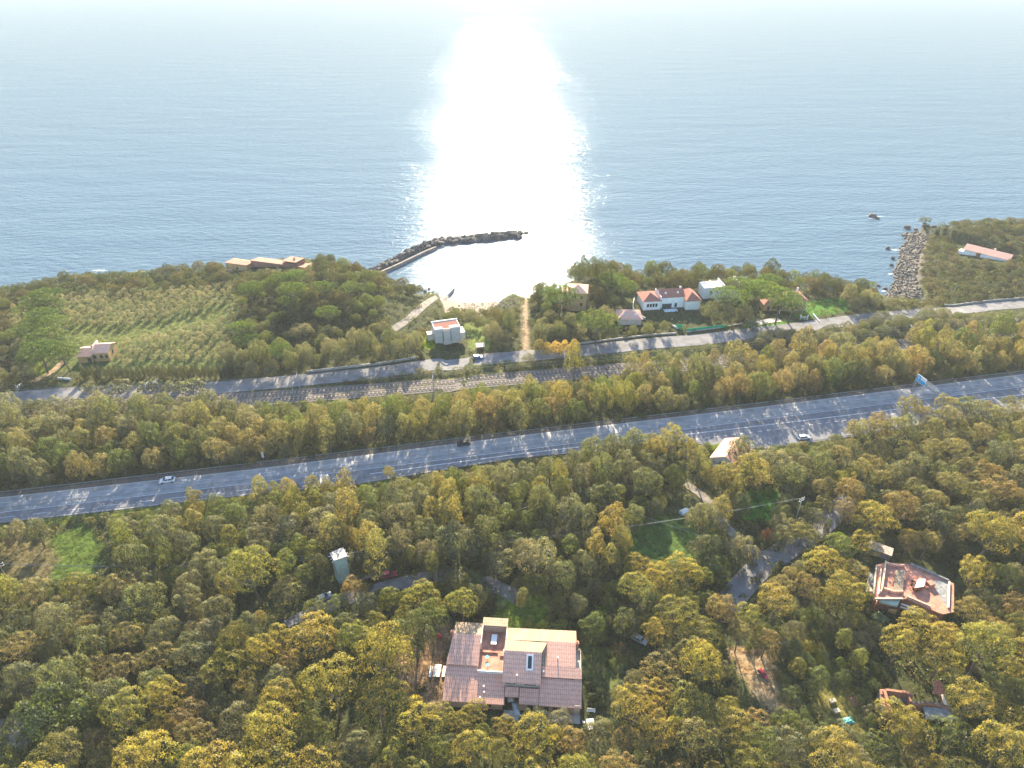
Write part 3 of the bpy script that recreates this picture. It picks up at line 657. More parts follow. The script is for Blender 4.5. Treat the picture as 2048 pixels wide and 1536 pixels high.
for x, y, r in [(1085,1255,2.2),(1115,1250,2.4),(1062,1244,1.7)]: hand('shrub', x, y, r, 'bright2', 1.0)
for x, y, r in [(1182,1365,1.7),(1186,1395,1.5),(1218,1305,1.1),(1200,1405,1.4),(1225,1326,1.3)]: hand('shrub', x, y, r, 'oakgreen', 1.0)
for x, y, r in [(1100,940,3.9),(1185,905,4.6),(1225,900,4.2),(1270,890,4.4),(1250,935,4.4),(1205,945,4.6),(1290,925,3.8)]: hand('oak', x, y, r, 'oak', 1.2)
for x, y, r in [(1340,882,4.4),(1312,890,3.6),(1375,895,4)]: hand('pine', x, y, r, 'pinegold', 1.25)
for x, y, r in [(1450,958,3.4),(1432,950,2.8),(1400,925,4.2),(1496,945,4.4),(1470,958,3.0),(1280,925,2.6),(1520,960,3.6)]: hand('upright', x, y, r, 'pinegold', 1.0)
for x, y, r in [(386,995,2.7),(522,985,3.0),(575,975,2.8),(625,975,2.7),(688,965,3.2),(655,975,2.5),(778,945,2.2)]: hand('upright', x, y, r, 'pinegold', 1.0)
for x, y, r in [(235,774,4.6),(300,770,4.8),(385,770,5.4),(345,772,3.8),(180,776,3.8)]: hand('shrub', x, y, r, 'oak', .95)
for x, y in [(15,806),(60,812),(105,806),(150,808),(195,806),(240,808),(285,806),(330,806),(372,804),(415,803)]: hand('oak', x, y+6, 4.0+(x % 4)*.25, 'oak', .95)
for x in range(165, 470, 11): hand('cypress', x, 745-int((x-165)*.02)+random.randint(-3, 3), random.uniform(.9, 1.4), 'cyp', random.uniform(.65, .95))
for x, y, r in [(1690,1170,4.6),(1715,1175,3.5),(1665,1185,3.6),(1845,1250,5),(1890,1262,4),(1800,1275,4.6),(1650,1110,4.6),(1355,1215,5),(1275,1165,4.6)]: hand('pine', x, y+12, r, 'gold', .95)
for x, y, r in [(933,1370,0),(950,1415,3.3),(920,1440,3.2),(1070,1440,3.2),(1120,1438,3),(1010,1450,3.3),(880,1420,2.6)]:
    if r: hand('pine' if x < 1040 else 'oak', x, y+8, r, 'gold' if x < 1040 else 'oak', .7)
hand('pine', 1005+795, 1440, 4.6, 'gold', .95); hand('pine', 1830, 1465, 4.5, 'gold', .95)
PAL['yellowleaf'] = [(.3,.24,.07)]; PAL['bright2'] = [(.19,.23,.05)]; PAL['pinegold'] = [(.15,.142,.05), (.14,.138,.048), (.165,.145,.05)]
# regions of growth, by where the crowns appear
ZONES = [
 ('grove', [(20,600),(150,580),(300,577),(460,560),(478,600),(462,720),(160,752),(20,745)]),
 ('lcoast', [(-400,500),(480,480),(480,560),(300,575),(150,582),(20,600),(-400,650)]),
 ('lprom', [(470,480),(760,520),(900,600),(870,650),(870,720),(700,730),(430,760),(430,560)]),
 ('cliff', [(1800,430),(2600,430),(2600,605),(1980,600),(1880,600),(1800,600)]),
 ('mprom', [(870,580),(1130,520),(1760,560),(1800,600),(1880,605),(1700,640),(1500,655),(1160,690),(900,715),(870,650)]),
 ('strip', [(-400,760),(430,760),(900,715),(1160,690),(1500,655),(1880,605),(2600,560),(2600,640),(2048,655),(1820,675),(1240,732),(1024,752),(540,788),(-400,830)]),
 ('upper', [(-400,800),(540,790),(1024,752),(1240,735),(1820,672),(2600,600),(2600,710),(2048,745),(1024,868),(0,990),(-400,1035)]),
 ('mid', [(-400,1050),(0,1030),(715,950),(1140,900),(1480,890),(1640,880),(1640,1130),(1440,1160),(1300,1130),(1180,1170),(1000,1230),(930,1150),(720,1140),(560,1160),(480,1190),(250,1175),(-400,1160)]),
 ('loak', [(-400,1300),(0,1290),(150,1205),(430,1190),(500,1240),(480,1290),(330,1400),(150,1450),(-400,1450)]),
 ('cent', [(1000,1175),(1230,1160),(1260,1230),(1160,1290),(1010,1245)]),
 ('right', [(1600,780),(2048,740),(2600,700),(2600,1100),(1950,1080),(1640,1050)]),
 ('low', [(1530,1240),(1620,1220),(1760,1250),(1780,1340),(1780,1430),(1640,1470),(1560,1400)]),
]
KEEP = [
 [(-60,995),(0,987),(512,928),(1024,866),(1536,806),(2060,741),(2060,749),(1980,757),(1900,772),(1850,787),(1800,803),(1790,828),(1740,836),(1700,851),(1660,878),(1536,896),(1440,893),(1390,880),(1300,862),(1200,872),(1150,882),(1140,912),(1020,920),(860,946),(800,953),(715,968),(640,966),(560,960),(500,985),(250,1019),(-60,1052)],
 [(-20,785),(140,778),(150,795),(-20,808)], [(418,768),(600,752),(830,722),(835,738),(700,757),(600,768),(418,780)],
 [(1165,695),(1300,668),(1400,665),(1500,652),(1505,680),(1400,690),(1250,706),(1170,709)], [(1560,645),(1640,638),(1740,618),(1745,636),(1600,662)], [(1880,608),(2060,592),(2060,628),(1990,624),(1900,624)],
 [(445,800),(540,788),(870,762),(1040,750),(1270,737),(1250,745),(1010,768),(870,785),(700,797),(560,803)], [(10,795),(75,800),(70,822),(10,820)], [(1780,684),(1820,680),(1820,692),(1790,696)],
 [(885,1240),(1000,1238),(1170,1262),(1172,1400),(1168,1428),(1040,1425),(1015,1412),(880,1400)],
 [(840,1290),(890,1290),(885,1370),(780,1370),(800,1340)], [(1165,1290),(1230,1290),(1215,1440),(1165,1440)], [(1180,1290),(1262,1268),(1310,1268),(1300,1300),(1230,1370),(1165,1380)],
 [(655,1090),(700,1090),(697,1150),(672,1160)], [(700,1140),(860,1138),(860,1165),(800,1182),(780,1180)], [(965,1150),(1020,1150),(1020,1185),(985,1185)], [(630,1178),(670,1170),(680,1195),(640,1215)],
 [(540,1215),(600,1205),(600,1250),(530,1262)], [(1435,1170),(1500,1120),(1600,1075),(1690,1025),(1690,1045),(1590,1110),(1530,1165),(1490,1215),(1440,1205)],
 [(1340,975),(1400,950),(1450,960),(1440,1000),(1375,1030),(1335,1030)], [(1280,1045),(1400,1035),(1380,1120),(1260,1110)], [(1485,990),(1550,985),(1545,1040),(1490,1040)], [(1450,1040),(1490,1060),(1470,1090)],
 [(1415,897),(1480,897),(1484,925),(1440,925)], [(1440,950),(1458,950),(1455,975),(1440,970)], [(1725,1115),(1915,1120),(1915,1245),(1850,1245),(1755,1215)], [(1755,1355),(1905,1345),(1905,1440),(1850,1440),(1765,1410)],
 [(1460,1300),(1535,1310),(1560,1420),(1520,1430),(1470,1370)], [(1600,1370),(1700,1380),(1725,1460),(1650,1450)], [(100,1040),(210,1050),(215,1150),(100,1160)], [(-10,1080),(90,1080),(100,1150),(-10,1170)],
 [(-20,1435),(65,1435),(65,1498),(-20,1500)], [(152,680),(226,680),(226,728),(152,730)], [(855,640),(945,640),(985,690),(975,725),(850,705)], [(780,595),(900,575),(1040,590),(1040,612),(900,615),(840,660),(780,665)],
 [(1112,550),(1178,555),(1175,622),(1125,622)], [(1265,572),(1402,578),(1402,640),(1270,640)], [(1228,618),(1290,615),(1290,648),(1228,650)], [(1396,560),(1482,555),(1480,600),(1400,600)],
 [(1505,575),(1625,575),(1630,640),(1510,640)], [(1635,585),(1690,590),(1690,628),(1600,640)], [(1916,485),(2025,500),(2025,522),(1916,512)], [(450,500),(620,500),(620,532),(450,545)], [(1760,440),(1870,450),(1840,500),(1838,560),(1860,598),(1760,600)],
 [(830,560),(1060,560),(1060,596),(1000,598),(860,598)], [(165,728),(470,728),(470,752),(165,768)], [(1040,600),(1056,600),(1062,705),(1042,705)], [(1345,645),(1485,640),(1485,668),(1345,672)], [(1585,975),(1612,975),(1600,1045),(1585,1045)], [(90,735),(150,720),(150,775),(60,790)],
 [(940,1215),(1100,1215),(1100,1245),(940,1245)], [(930,1100),(930,1101),(931,1100)], [(455,1225),(475,1225),(475,1255),(455,1255)],
 [(140,655),(260,655),(452,612),(452,628),(250,676),(140,682)],
]
def zone_of(px, py):
    z = np.full(len(px), -1); P = np.column_stack([px, py])
    for i, (nm, poly) in reversed(list(enumerate(ZONES))): z[inpoly(P, np.array(poly, float))] = i
    return z
HOUSEZ = []   # world footprints to keep free (filled before planting)
# ------------------------------------------------------------------ buildings
def frame(pxL, pxR, name, label, cat, group=None, up=0):
    a, b = gp(*pxL), gp(*pxR); rz = math.atan2(b.y-a.y, b.x-a.x)
    return empty(name, a, rz, label, cat, group), (b-a).length
def foot(root, x0, y0, x1, y1, pad=1.0):
    ca, sa = math.cos(root.rotation_euler.z), math.sin(root.rotation_euler.z); o = root.location
    HOUSEZ.append(np.array([(o.x+x*ca-y*sa, o.y+x*sa+y*ca) for x, y in ((x0-pad, y0-pad), (x1+pad, y0-pad), (x1+pad, y1+pad), (x0-pad, y1+pad))]))
def rot90(pts): return [(-y, x, z) for x, y, z in pts]
def gable(root, x0, y0, x1, y1, zw, zr, wm, rm, axis='x', over=.45, z0=-1.0, th=.16, name='wall'):
    if axis == 'x':
        yc = (y0+y1)/2; s = (zr-zw)/(yc-y0)
        MB().xprofile([(y0, z0), (y1, z0), (y1, zw), (yc, zr), (y0, zw)], x0, x1).build(name, M[wm], root)
        mb = MB()
        mb.slab([(x0-over, y0-over, zw-over*s+th), (x1+over, y0-over, zw-over*s+th), (x1+over, yc, zr+th), (x0-over, yc, zr+th)], th-.01)
        mb.slab([(x0-over, yc, zr+th), (x1+over, yc, zr+th), (x1+over, y1+over, zw-over*s+th), (x0-over, y1+over, zw-over*s+th)], th-.01)
    else:
        xc = (x0+x1)/2; s = (zr-zw)/(xc-x0); b = MB(); pr = [(x0, z0), (x1, z0), (x1, zw), (xc, zr), (x0, zw)]
        i = 0; b.v = [(x, y0, z) for x, z in pr]+[(x, y1, z) for x, z in pr]
        b.f = [(0, 1, 2, 3, 4), (9, 8, 7, 6, 5)]+[(j+5, (j+1) % 5+5, (j+1) % 5, j) for j in range(5)]; b.m = [0]*7; b.build(name, M[wm], root)
        mb = MB()
        mb.slab([(x0-over, y0-over, zw-over*s+th), (xc, y0-over, zr+th), (xc, y1+over, zr+th), (x0-over, y1+over, zw-over*s+th)], th-.01)
        mb.slab([(xc, y0-over, zr+th), (x1+over, y0-over, zw-over*s+th), (x1+over, y1+over, zw-over*s+th), (xc, y1+over, zr+th)], th-.01)
    return mb.build('roof', M[rm], root)
def hip(root, x0, y0, x1, y1, zw, zr, wm, rm, axis='x', over=.5, z0=-1.0):
    MB().box(x0, y0, z0, x1, y1, zw).build('wall', M[wm], root)
    a, b, c, d = x0-over, y0-over, x1+over, y1+over; z = zw-.02; mb = MB()
    if axis == 'x':
        h = (d-b)/2; p, q = (a+h, b+h, zr), (c-h, b+h, zr)
        mb.poly([(a, b, z), (c, b, z), q, p]).poly([(c, d, z), (a, d, z), p, q]).poly([(a, d, z), (a, b, z), p]).poly([(c, b, z), (c, d, z), q])
    else:
        h = (c-a)/2; p, q = (a+h, b+h, zr), (a+h, d-h, zr)
        mb.poly([(a, b, z), (c, b, z), p]).poly([(c, b, z), (c, d, z), q, p]).poly([(c, d, z), (a, d, z), q]).poly([(a, d, z), (a, b, z), p, q])
    mb.poly([(a, d, z), (c, d, z), (c, b, z), (a, b, z)])
    return mb.build('roof', M[rm], root)
def win(root, x, y, z, w_, h_, name='window', fm='shutter', gm='glass', d=.1, side=0):
    """opening on a front (side 0) or right-hand (side 1) wall"""
    f = MB(); g_ = MB(); t = .09
    def bx(mb, a, c, e, k0, k1):
        x0_, x1_ = a; z0_, z1_ = c
        mb.box(x+x0_, y-k1, z+z0_, x+x1_, y-k0, z+z1_) if side == 0 else mb.box(x+k0, y+x0_, z+z0_, x+k1, y+x1_, z+z1_)
    bx(f, (-w_/2-t, w_/2+t), (-t, 0), 0, -.05, d); bx(f, (-w_/2-t, w_/2+t), (h_, h_+t), 0, -.05, d)
    bx(f, (-w_/2-t, -w_/2), (0, h_), 0, -.05, d); bx(f, (w_/2, w_/2+t), (0, h_), 0, -.05, d); bx(f, (-.03, .03), (0, h_), 0, -.03, d-.02)
    o = f.build(name, M[fm], root); bx(g_, (-w_/2, w_/2), (0, h_), 0, -.03, .04); g_.build('pane', M[gm], o); return o
def chimney(root, x, y, z, h, s=.6, m='brick'):
    o = MB().box(x-s/2, y-s/2, z, x+s/2, y+s/2, z+h).box(x-s/2-.08, y-s/2-.08, z+h+.002, x+s/2+.08, y+s/2+.08, z+h+.12).build('chimney', M[m], root)
    MB().box(x-s/4, y-s/4, z+h+.12, x+s/4, y+s/4, z+h+.4).build('chimney_cap', M['terra'], o); return o
# --- the large tiled villa
V, W = frame((892.5, 1417), (1158.8, 1434.6), 'villa', 'large villa under stepped clay tiled roofs with a sunken terrace, lower centre', 'house')
foot(V, 0, 0, 29.3, 18.5, 1.6); foot(V, -5, -3, 32, 0, 0)
def rf(pts, m='tile', th=.2, name='roof'): return MB().slab(pts, th).build(name, M[m], V)
# walls: left block, middle block, right block
MB().xprofile([(.5, -1), (18, -1), (18, 5.9), (14.1, 7.05), (7.8, 5.2), (7.79, 4.85), (.5, 2.85)], .1, 6.35).build('wall', M['stucco_pink'], V)
MB().box(6.36, .55, -1, 12.3, 6.4, 2.7).box(6.36, 6.41, -1, 12.1, 17.2, 4.45).box(6.36, 17.21, -1, 12.1, 19.2, 6.4).build('wall', M['stucco_pink'], V)
MB().xprofile([(4.0, -1), (17.4, -1), (17.4, 5.4), (9.7, 7.9), (4.0, 5.5)], 12.31, 20.2).build('wall', M['cream'], V)
MB().xprofile([(.7, -1), (17.35, -1), (17.35, 5.4), (13.4, 7.1), (5.9, 4.9), (5.89, 4.6), (.7, 2.9)], 20.21, 27.9).build('wall', M['stucco_pink'], V)
MB().box(27.91, .7, -1, 29.2, 7.9, 3.0).box(27.91, 7.91, -1, 29.2, 13.4, 4.3).build('wall', M['cream'], V)
MB().box(15.8, .6, -1, 20.19, 3.99, 2.85).build('wall', M['stucco_pink'], V)
# roofs
rf([(-.7,0,2.75),(5.75,0,2.75),(5.75,7.75,4.95),(-.9,7.75,4.95)]); rf([(5.78,0,2.7),(12.75,0,2.7),(12.4,6.38,4.5),(6.3,6.38,4.5),(6.3,7.7,4.9),(5.78,7.7,4.9)])
rf([(-.9,7.4,5.25),(6.4,7.4,5.25),(6.4,14.1,7.3),(-.1,14.1,7.3)]); rf([(-.1,14.12,7.3),(6.3,14.12,7.3),(6.1,18.4,5.9),(-.1,18.4,5.9)], 'tile_cream')
rf([(6.3,17.1,6.85),(12.2,17.1,6.85),(12.2,19.7,6.5),(6.3,19.7,6.5)], 'tile_cream')
rf([(12.0,3.5,5.45),(20.4,3.5,5.45),(20.4,9.7,8.1),(12.0,9.7,8.1)]); rf([(12.0,9.72,8.1),(20.42,9.72,8.1),(21.6,13.4,6.95),(21.6,13.42,6.95),(12.0,13.4,6.95)], 'tile_cream')
rf([(12.0,13.44,6.95),(28.2,13.44,7.28),(28.2,17.9,5.75),(12.0,17.9,5.45)], 'tile_cream')
rf([(21.6,7.9,5.9),(28.0,7.9,5.9),(28.0,13.4,7.35),(21.6,13.4,7.35)]); rf([(20.5,5.7,5.2),(29.4,5.7,5.2),(29.4,7.88,5.88),(20.5,7.88,5.88)])
rf([(20.5,7.9,5.9),(21.58,7.9,5.9),(21.58,10.2,6.5),(20.5,10.2,6.5)], 'tile_cream')
rf([(20.25,.3,2.8),(29.4,.3,2.8),(29.4,5.65,4.85),(20.25,5.65,4.85)]); rf([(15.9,.45,2.75),(20.1,.45,2.75),(20.1,3.45,4.0),(15.9,3.45,4.0)])
rf([(12.75,1.6,3.35),(15.7,1.6,3.35),(15.7,3.5,4.1),(12.75,3.5,4.1)])
# terrace
MB().box(6.4, 6.42, 4.452, 12.0, 17.15, 4.6).build('terrace_floor', M['terra'], V)
MB().box(6.36, 6.15, 4.3, 12.2, 6.4, 5.25).build('parapet', M['white'], V)
MB().box(12.02, 11.2, 4.6, 12.28, 17.1, 6.75).build('parapet', M['cream'], V); MB().box(6.36, 12, 4.62, 6.55, 17.1, 7.0).build('parapet', M['cream'], V)
t = MB().box(8.6, 13.2, 5.3, 9.9, 15.9, 5.38).build('terrace_table', M['cushion'], V); MB().box(9.1, 13.6, 4.62, 9.3, 15.5, 5.29).build('leg', M['cushion'], t)
for x, y in ((8.1, 9.9), (8.4, 7.9)):
    MB().prism([(x+.42*math.cos(a), y+.42*math.sin(a)) for a in np.linspace(0, 6.28, 13)[:-1]], 5.15, 5.2).tube([(x, y, 4.6), (x, y, 5.15)], .05).build('garden_table', M['turq'], V)
mb = MB().box(6.6, 11.3, 4.6, 10.4, 11.7, 4.95).box(10.9, 10.5, 4.6, 12.0, 11.1, 5.0); mb.build('planter', M['terra'], V)
# skylight, chimneys, vents, gable openings, front wall openings
o = MB().box(17.2, 6.15, 6.45, 18.5, 9.1, 7.62).build('skylight', M['white'], V); MB().poly([(17.45, 6.4, 6.47), (18.25, 6.4, 6.47), (18.25, 8.85, 7.6), (17.45, 8.85, 7.6)]).build('pane', M['glass'], o)
o.data.clear_geometry(); k = MB(); 
for a, b_, c_, d_ in ((17.1, 6.05, 17.42, 9.15), (18.28, 6.05, 18.6, 9.15), (17.43, 6.05, 18.27, 6.38), (17.43, 8.86, 18.27, 9.15)):
    za, zb = 5.45+(b_-3.5)*.427+.12, 5.45+(d_-3.5)*.427+.12; k.slab([(a, b_, za), (c_, b_, za), (c_, d_, zb), (a, d_, zb)], .3)
o.data.from_pydata(k.v, [], k.f); o.data.materials.append(M['white']) if not o.data.materials else None
pz = lambda y: 5.45+(y-3.5)*.427+.05
p_ = o.children[0]; p_.data.clear_geometry(); p_.data.from_pydata([(17.42, 6.38, pz(6.38)), (18.28, 6.38, pz(6.38)), (18.28, 8.86, pz(8.86)), (17.42, 8.86, pz(8.86))], [], [(0, 1, 2, 3)])
chimney(V, -.35, 14.2, 6.4, 1.3, .6, 'terra'); chimney(V, 28.3, 13.2, 5.6, 2.1, .7, 'terra'); chimney(V, 12.1, 11.0, 4.6, 1.6, .6, 'white')
for x, y, z in ((8.0, 3.2, 3.6), (8.2, 2.0, 3.3), (7.4, .9, 3.0), (15.2, 4.8, 6.0), (24, 9.6, 6.4), (20.9, 6.5, 5.5)): MB().tube([(x, y, z), (x, y, z+.55)], .13, 8).tube([(x, y, z+.56), (x, y, z+.66)], .2, 8).build('vent_pipe', M['white'], V)
for x0, w_ in ((13.9, 2.3), (18.1, 2.6)): win(V, x0, 3.98, 4.35, w_, .45, fm='white')
for x, z, w_, h_, nm in ((4.95, .9, .8, 1.3, 'window'), (9.3, .9, .85, 1.1, 'window')): win(V, x, .5 if x < 6 else .55, z, w_, h_, nm)
for x, z, w_, h_, nm in ((18.3, .05, 1.0, 2.1, 'door'), ): win(V, x, .6, z, w_, h_, nm)
for x, z, w_, h_, nm in ((21.9, .85, .8, 1.05, 'window'), (23.7, .85, .75, 1.05, 'window'), (25.6, .05, 1.0, 2.0, 'door')): win(V, x, .7, z, w_, h_, nm)
MB().box(20.2, -1.6, -.5, 29.2, .69, .12).build('patio', M['concrete'], V); MB().box(12.6, -1.8, -.5, 15.9, .5, .1).build('patio', M['concrete'], V)
o = MB(); o.box(29.15, 8.0, 4.31, 29.28, 13.3, 4.9).box(27.95, 13.25, 4.31, 29.14, 13.38, 5.3); o.build('balcony_parapet', M['cream'], V)
for x in (.15, 12.4, 29.1): MB().tube([(x, .42, -.3), (x, .42, 2.6)], .06, 6).build('drainpipe', M['wood'], V)
# --- cliff house
r_, W = frame((478, 537), (611, 536), 'cliff_house', 'long low reddish brown house on the wooded headland above the breakwater', 'house'); foot(r_, -6, -1, W, 9, 1)
MB().xprofile([(1,-2),(8,-2),(8,3.5),(1,4.7)], 7, W*.66).xprofile([(0,-2),(8,-2),(8,3.5),(0,4.9)], W*.86, W).build('wall', M['stucco_red'], r_); MB().box(W*.66+.01, .4, -2, W*.86-.01, 8, 6.0).build('tower_wall', M['stucco_red'], r_)
MB().box(-5, -3, -3, 6.99, 4, 3.3).build('ochre_wing', M['stucco_ochre'], r_)
MB().slab([(-5.3,-3.3,3.9),(7.3,-3.3,3.9),(7.3,4.3,3.2),(-5.3,4.3,3.2)], .18).build('roof', M['stucco_red'], r_)
MB().slab([(6.8,.8,4.9),(W*.66,.8,4.9),(W*.66,8.4,3.6),(6.8,8.4,3.6)], .2).slab([(W*.86,-.2,5.2),(W+.3,-.2,5.2),(W+.3,8.4,3.6),(W*.86,8.4,3.6)], .2).build('roof', M['stucco_red'], r_)
MB().slab([(W*.66,.2,7.1),(W*.86,.2,7.1),(W*.86,8.2,6.3),(W*.66,8.2,6.3)], .22).build('tower_roof', M['stucco_red'], r_); chimney(r_, W*.78, 4, 6.5, 1, .7)
win(r_, W*.6, 1, .8, 2.6, 1.5); win(r_, 1.5, -3, 1.0, .9, 1.0); win(r_, W*.93, 0, 1.2, 1.2, 1.2)
MB().box(-4.4, -5.5, -3, -.5, -3.02, 1.1).build('porch', M['stucco_ochre'], r_)
# --- farmhouse in the olive grove
r_, W = frame((160, 725), (221, 722), 'farmhouse', 'small ochre farmhouse with two clay roofs beside the olive grove', 'house'); foot(r_, 0, 0, W, 8.5)
gable(r_, 0, -.4, W*.46, 7.2, 3.0, 4.5, 'stucco_ochre', 'tile', 'x', .4); gable(r_, W*.46+.55, 0, W, 8, 3.9, 5.6, 'stucco_ochre', 'tile', 'x', .3)
MB().box(W*.46+.02, 1, -1, W*.46+.5, 7, 5.9).build('party_wall', M['cream'], r_); chimney(r_, W*.46+.25, 1.6, 5.6, .8, .5)
for x in (.55, .76, .93): win(r_, W*x, 0, 1.6, .8, 1.2)
win(r_, W*.36, -.4, .1, 1.2, 1.9, 'door'); win(r_, W, 4, 1.5, .8, 1.2, side=1)
# --- white cube house
r_, W = frame((871, 687), (921, 689), 'cube_house', 'tall pale cube house with red roof sunk behind a white parapet', 'house'); foot(r_, 0, -1, W, 6.5)
MB().box(0, 0, -1, W*.33, 6.4, 6.0).box(W*.33+.01, -.5, -1, W*.6, 6.4, 5.4).box(W*.6+.01, 0, -1, W, 6.4, 6.0).build('wall', M['beige'], r_)
MB().poly([(.3, .3, 5.6), (W-.3, .3, 5.6), (W-.3, 6, 6.5), (.3, 6, 6.5)]).box(.3, .3, 5.3, W-.3, 6, 5.58).poly([(W*.33+.3, -.3, 5.5), (W*.6-.3, -.3, 5.5), (W*.6-.3, .3, 5.6), (W*.33+.3, .3, 5.6)]).build('roof', M['tile_red'], r_)
k = MB()
for a in ((0,0,W*.33,.28),(W*.33+.01,-.5,W*.6,-.25),(W*.33+.01,-.24,W*.33+.28,.28),(W*.6-.28,-.24,W*.6,.28),(W*.6+.01,0,W,.28),(0,.29,.28,6.4),(W-.28,.29,W,6.4)): k.box(a[0], a[1], 6.002, a[2], a[3], 6.5)
k.box(-.2, 6.41, 6.0, W+.2, 6.9, 6.8); k.build('parapet', M['white'], r_)
for x in (W*.31, W*.62): MB().box(x-.12, -.06, .3, x+.12, .02, 5.0).build('window', M['glass'], r_)
MB().box(W, .6, 0, W+2.2, 5.8, 3.1).build('side_terrace', M['cream'], r_); MB().box(-2.6, 3, -.5, -.01, 6, 2.9).build('side_wing', M['cream'], r_)
MB().tube([(.3, 5.9, 6), (.3, 5.9, 8.4)], .05).build('aerial', M['steel'], r_)
# --- tall ochre house
r_, W = frame((1133, 622), (1171, 623), 'tall_house', 'tall ochre house with hipped roof half hidden by umbrella pines at the shore', 'house'); foot(r_, 0, 0, W, 9)
hip(r_, 0, 0, W, 9, 9.2, 11.2, 'stucco_ochre', 'tile'); win(r_, W*.75, 0, 6.5, .8, 1.2); win(r_, W*.3, 0, 6.5, .8, 1.2); win(r_, W*.75, 0, 3, .8, 1.3)
MB().box(-2.2, 2, -1, -.01, 7, 8.2).build('wing', M['stucco_ochre'], r_); MB().slab([(-2.6,1.7,8.35),(-.01,1.7,8.9),(-.01,7.3,8.9),(-2.6,7.3,8.35)], .15).build('roof', M['tile'], r_)
# --- small hipped house with panels
r_, W = frame((1236, 650), (1282, 650), 'bungalow', 'low bungalow with hipped clay roof and a pale panel, left of the white villa', 'house'); foot(r_, 0, 0, W, 8)
hip(r_, 0, 0, W, 8.4, 3.0, 5.4, 'cream', 'tile'); MB().slab([(1.2,1.1,3.75),(2.6,.9,3.65),(3.6,2.6,4.75),(2.4,2.6,4.75)], .06).build('solar_panel', M['slabroof'], r_); MB().slab([(7,1.6,4.1),(7.8,1.6,4.1),(7.8,2.3,4.5),(7,2.3,4.5)], .08).build('skylight', M['white'], r_)
# --- white villa with three hipped roofs
r_, W = frame((1286, 621), (1396, 616), 'white_villa', 'wide white villa with three red hipped roofs above the green netting', 'house'); foot(r_, 0, -3, W, 9.5)
hip(r_, 0, 0, W*.3, 9.5, 4.4, 6.8, 'white', 'tile_red', 'y', .6); o = gable(r_, W*.3+.3, 1.2, W*.74, 8.8, 5.2, 7.6, 'white', 'tile_red', 'x', .25)
hip(r_, W*.74+.3, -1.5, W, 9, 4.2, 7.0, 'white', 'tile_red', 'y', .6); MB().box(W*.3+.01, 0, -1, W*.3+.29, 9, 6.2).build('party_wall', M['white'], r_)
for x in (.08, .13, .18, .23): win(r_, W*x, 0, 1.6, .75, 1.4)
win(r_, W*.44, 1.2, -.3, 4.2, 2.3, 'door'); win(r_, W*.6, 1.2, .3, .9, 1.8, 'door')
for x in (.4, .62): MB().slab([(W*x,2.6,6.35),(W*x+.8,2.6,6.35),(W*x+.8,3.4,6.85),(W*x,3.4,6.85)], .1).build('skylight', M['white'], r_)
chimney(r_, W*.7, 5, 7.3, 1, .6, 'white'); MB().box(W*.36, -2.6, -.4, W*.6, -.2, .1).build('pool_deck', M['tarp'], r_)
# --- white modern house
r_, W = frame((1406, 598), (1478, 596), 'modern_house', 'white flat-topped house with one red roof behind an umbrella pine', 'house'); foot(r_, 0, 0, W, 8)
MB().box(0, 0, -1, W*.52, 7, 5.4).build('wall', M['white'], r_); MB().box(.3, .3, 5.402, W*.52-.3, 6.7, 5.5).build('flat_roof', M['cushion'], r_)
gable(r_, W*.52+.3, -.5, W-.3, 7.5, 4.6, 6.6, 'white', 'tile_red', 'x', .05); MB().box(W-.28, -.8, -1, W, 7.8, 6.3).box(W*.52+.01, -.8, -1, W*.52+.28, 7.8, 6.6).build('end_wall', M['white'], r_); win(r_, W*.2, 0, 2.5, 1, 1.4); chimney(r_, W*.24, 5, 5.5, 1.2, .6, 'white'); chimney(r_, W*.93, 6, 6, 1.5, .7, 'white')
# --- ochre bungalow and rose house on the lawn
r_, W = frame((1526, 622), (1553, 622), 'ochre_bungalow', 'small ochre bungalow with red roof under the widest umbrella pine', 'house'); foot(r_, 0, 0, W, 6)
hip(r_, 0, 0, W, 6.5, 3.2, 4.8, 'stucco_ochre', 'tile_red'); win(r_, W*.35, 0, .2, .9, 2, 'door'); win(r_, W*.72, 0, 1.2, .9, 1.1)
r_, W = frame((1560, 622), (1611, 621), 'lawn_house', 'cream house with big rose roof beside the lawn on the shore', 'house'); foot(r_, 0, 0, W, 9)
hip(r_, 0, 0, W, 9.5, 4.6, 7.4, 'cream', 'tile_red'); MB().slab([(W*.62,2.1,5.9),(W*.7,2.1,5.9),(W*.7,3,6.4),(W*.62,3,6.4)], .08).build('skylight', M['white'], r_); win(r_, W*.7, 0, 1.5, 1, 1.3); chimney(r_, W*.8, 7, 5.8, 2, .6, 'white')
MB().slab([(-2,-3.2,2.3),(W*.8,-3.2,2.3),(W*.8,-.02,2.9),(-2,-.02,2.9)], .15).build('porch_roof', M['tile_red'], r_)
for x in (-1.5, W*.35, W*.75): MB().box(x-.12, -3, -1, x+.12, -2.76, 2.2).build('post', M['white'], r_)
# --- long white house on the right headland
r_, W = frame((1925, 509), (2016, 523), 'long_house', 'long white house with pale rose roof alone on the right headland', 'house'); foot(r_, 0, -1, W, 8)
gable(r_, 0, 0, W, 7.6, 3.2, 5.0, 'white', 'tile', 'x', .5); MB().box(W*.3, -1.2, -1, W*.38, -.01, 3.3).build('porch', M['wood'], r_); MB().box(W*.39, -.9, -1, W*.95, -.01, 2.6).build('veranda', M['white'], r_); chimney(r_, W*.6, 5, 4.3, 1.2, .6, 'white'); MB().box(-2.5, 0, -1, -.01, 4, 1.6).build('side_wall', M['white'], r_)
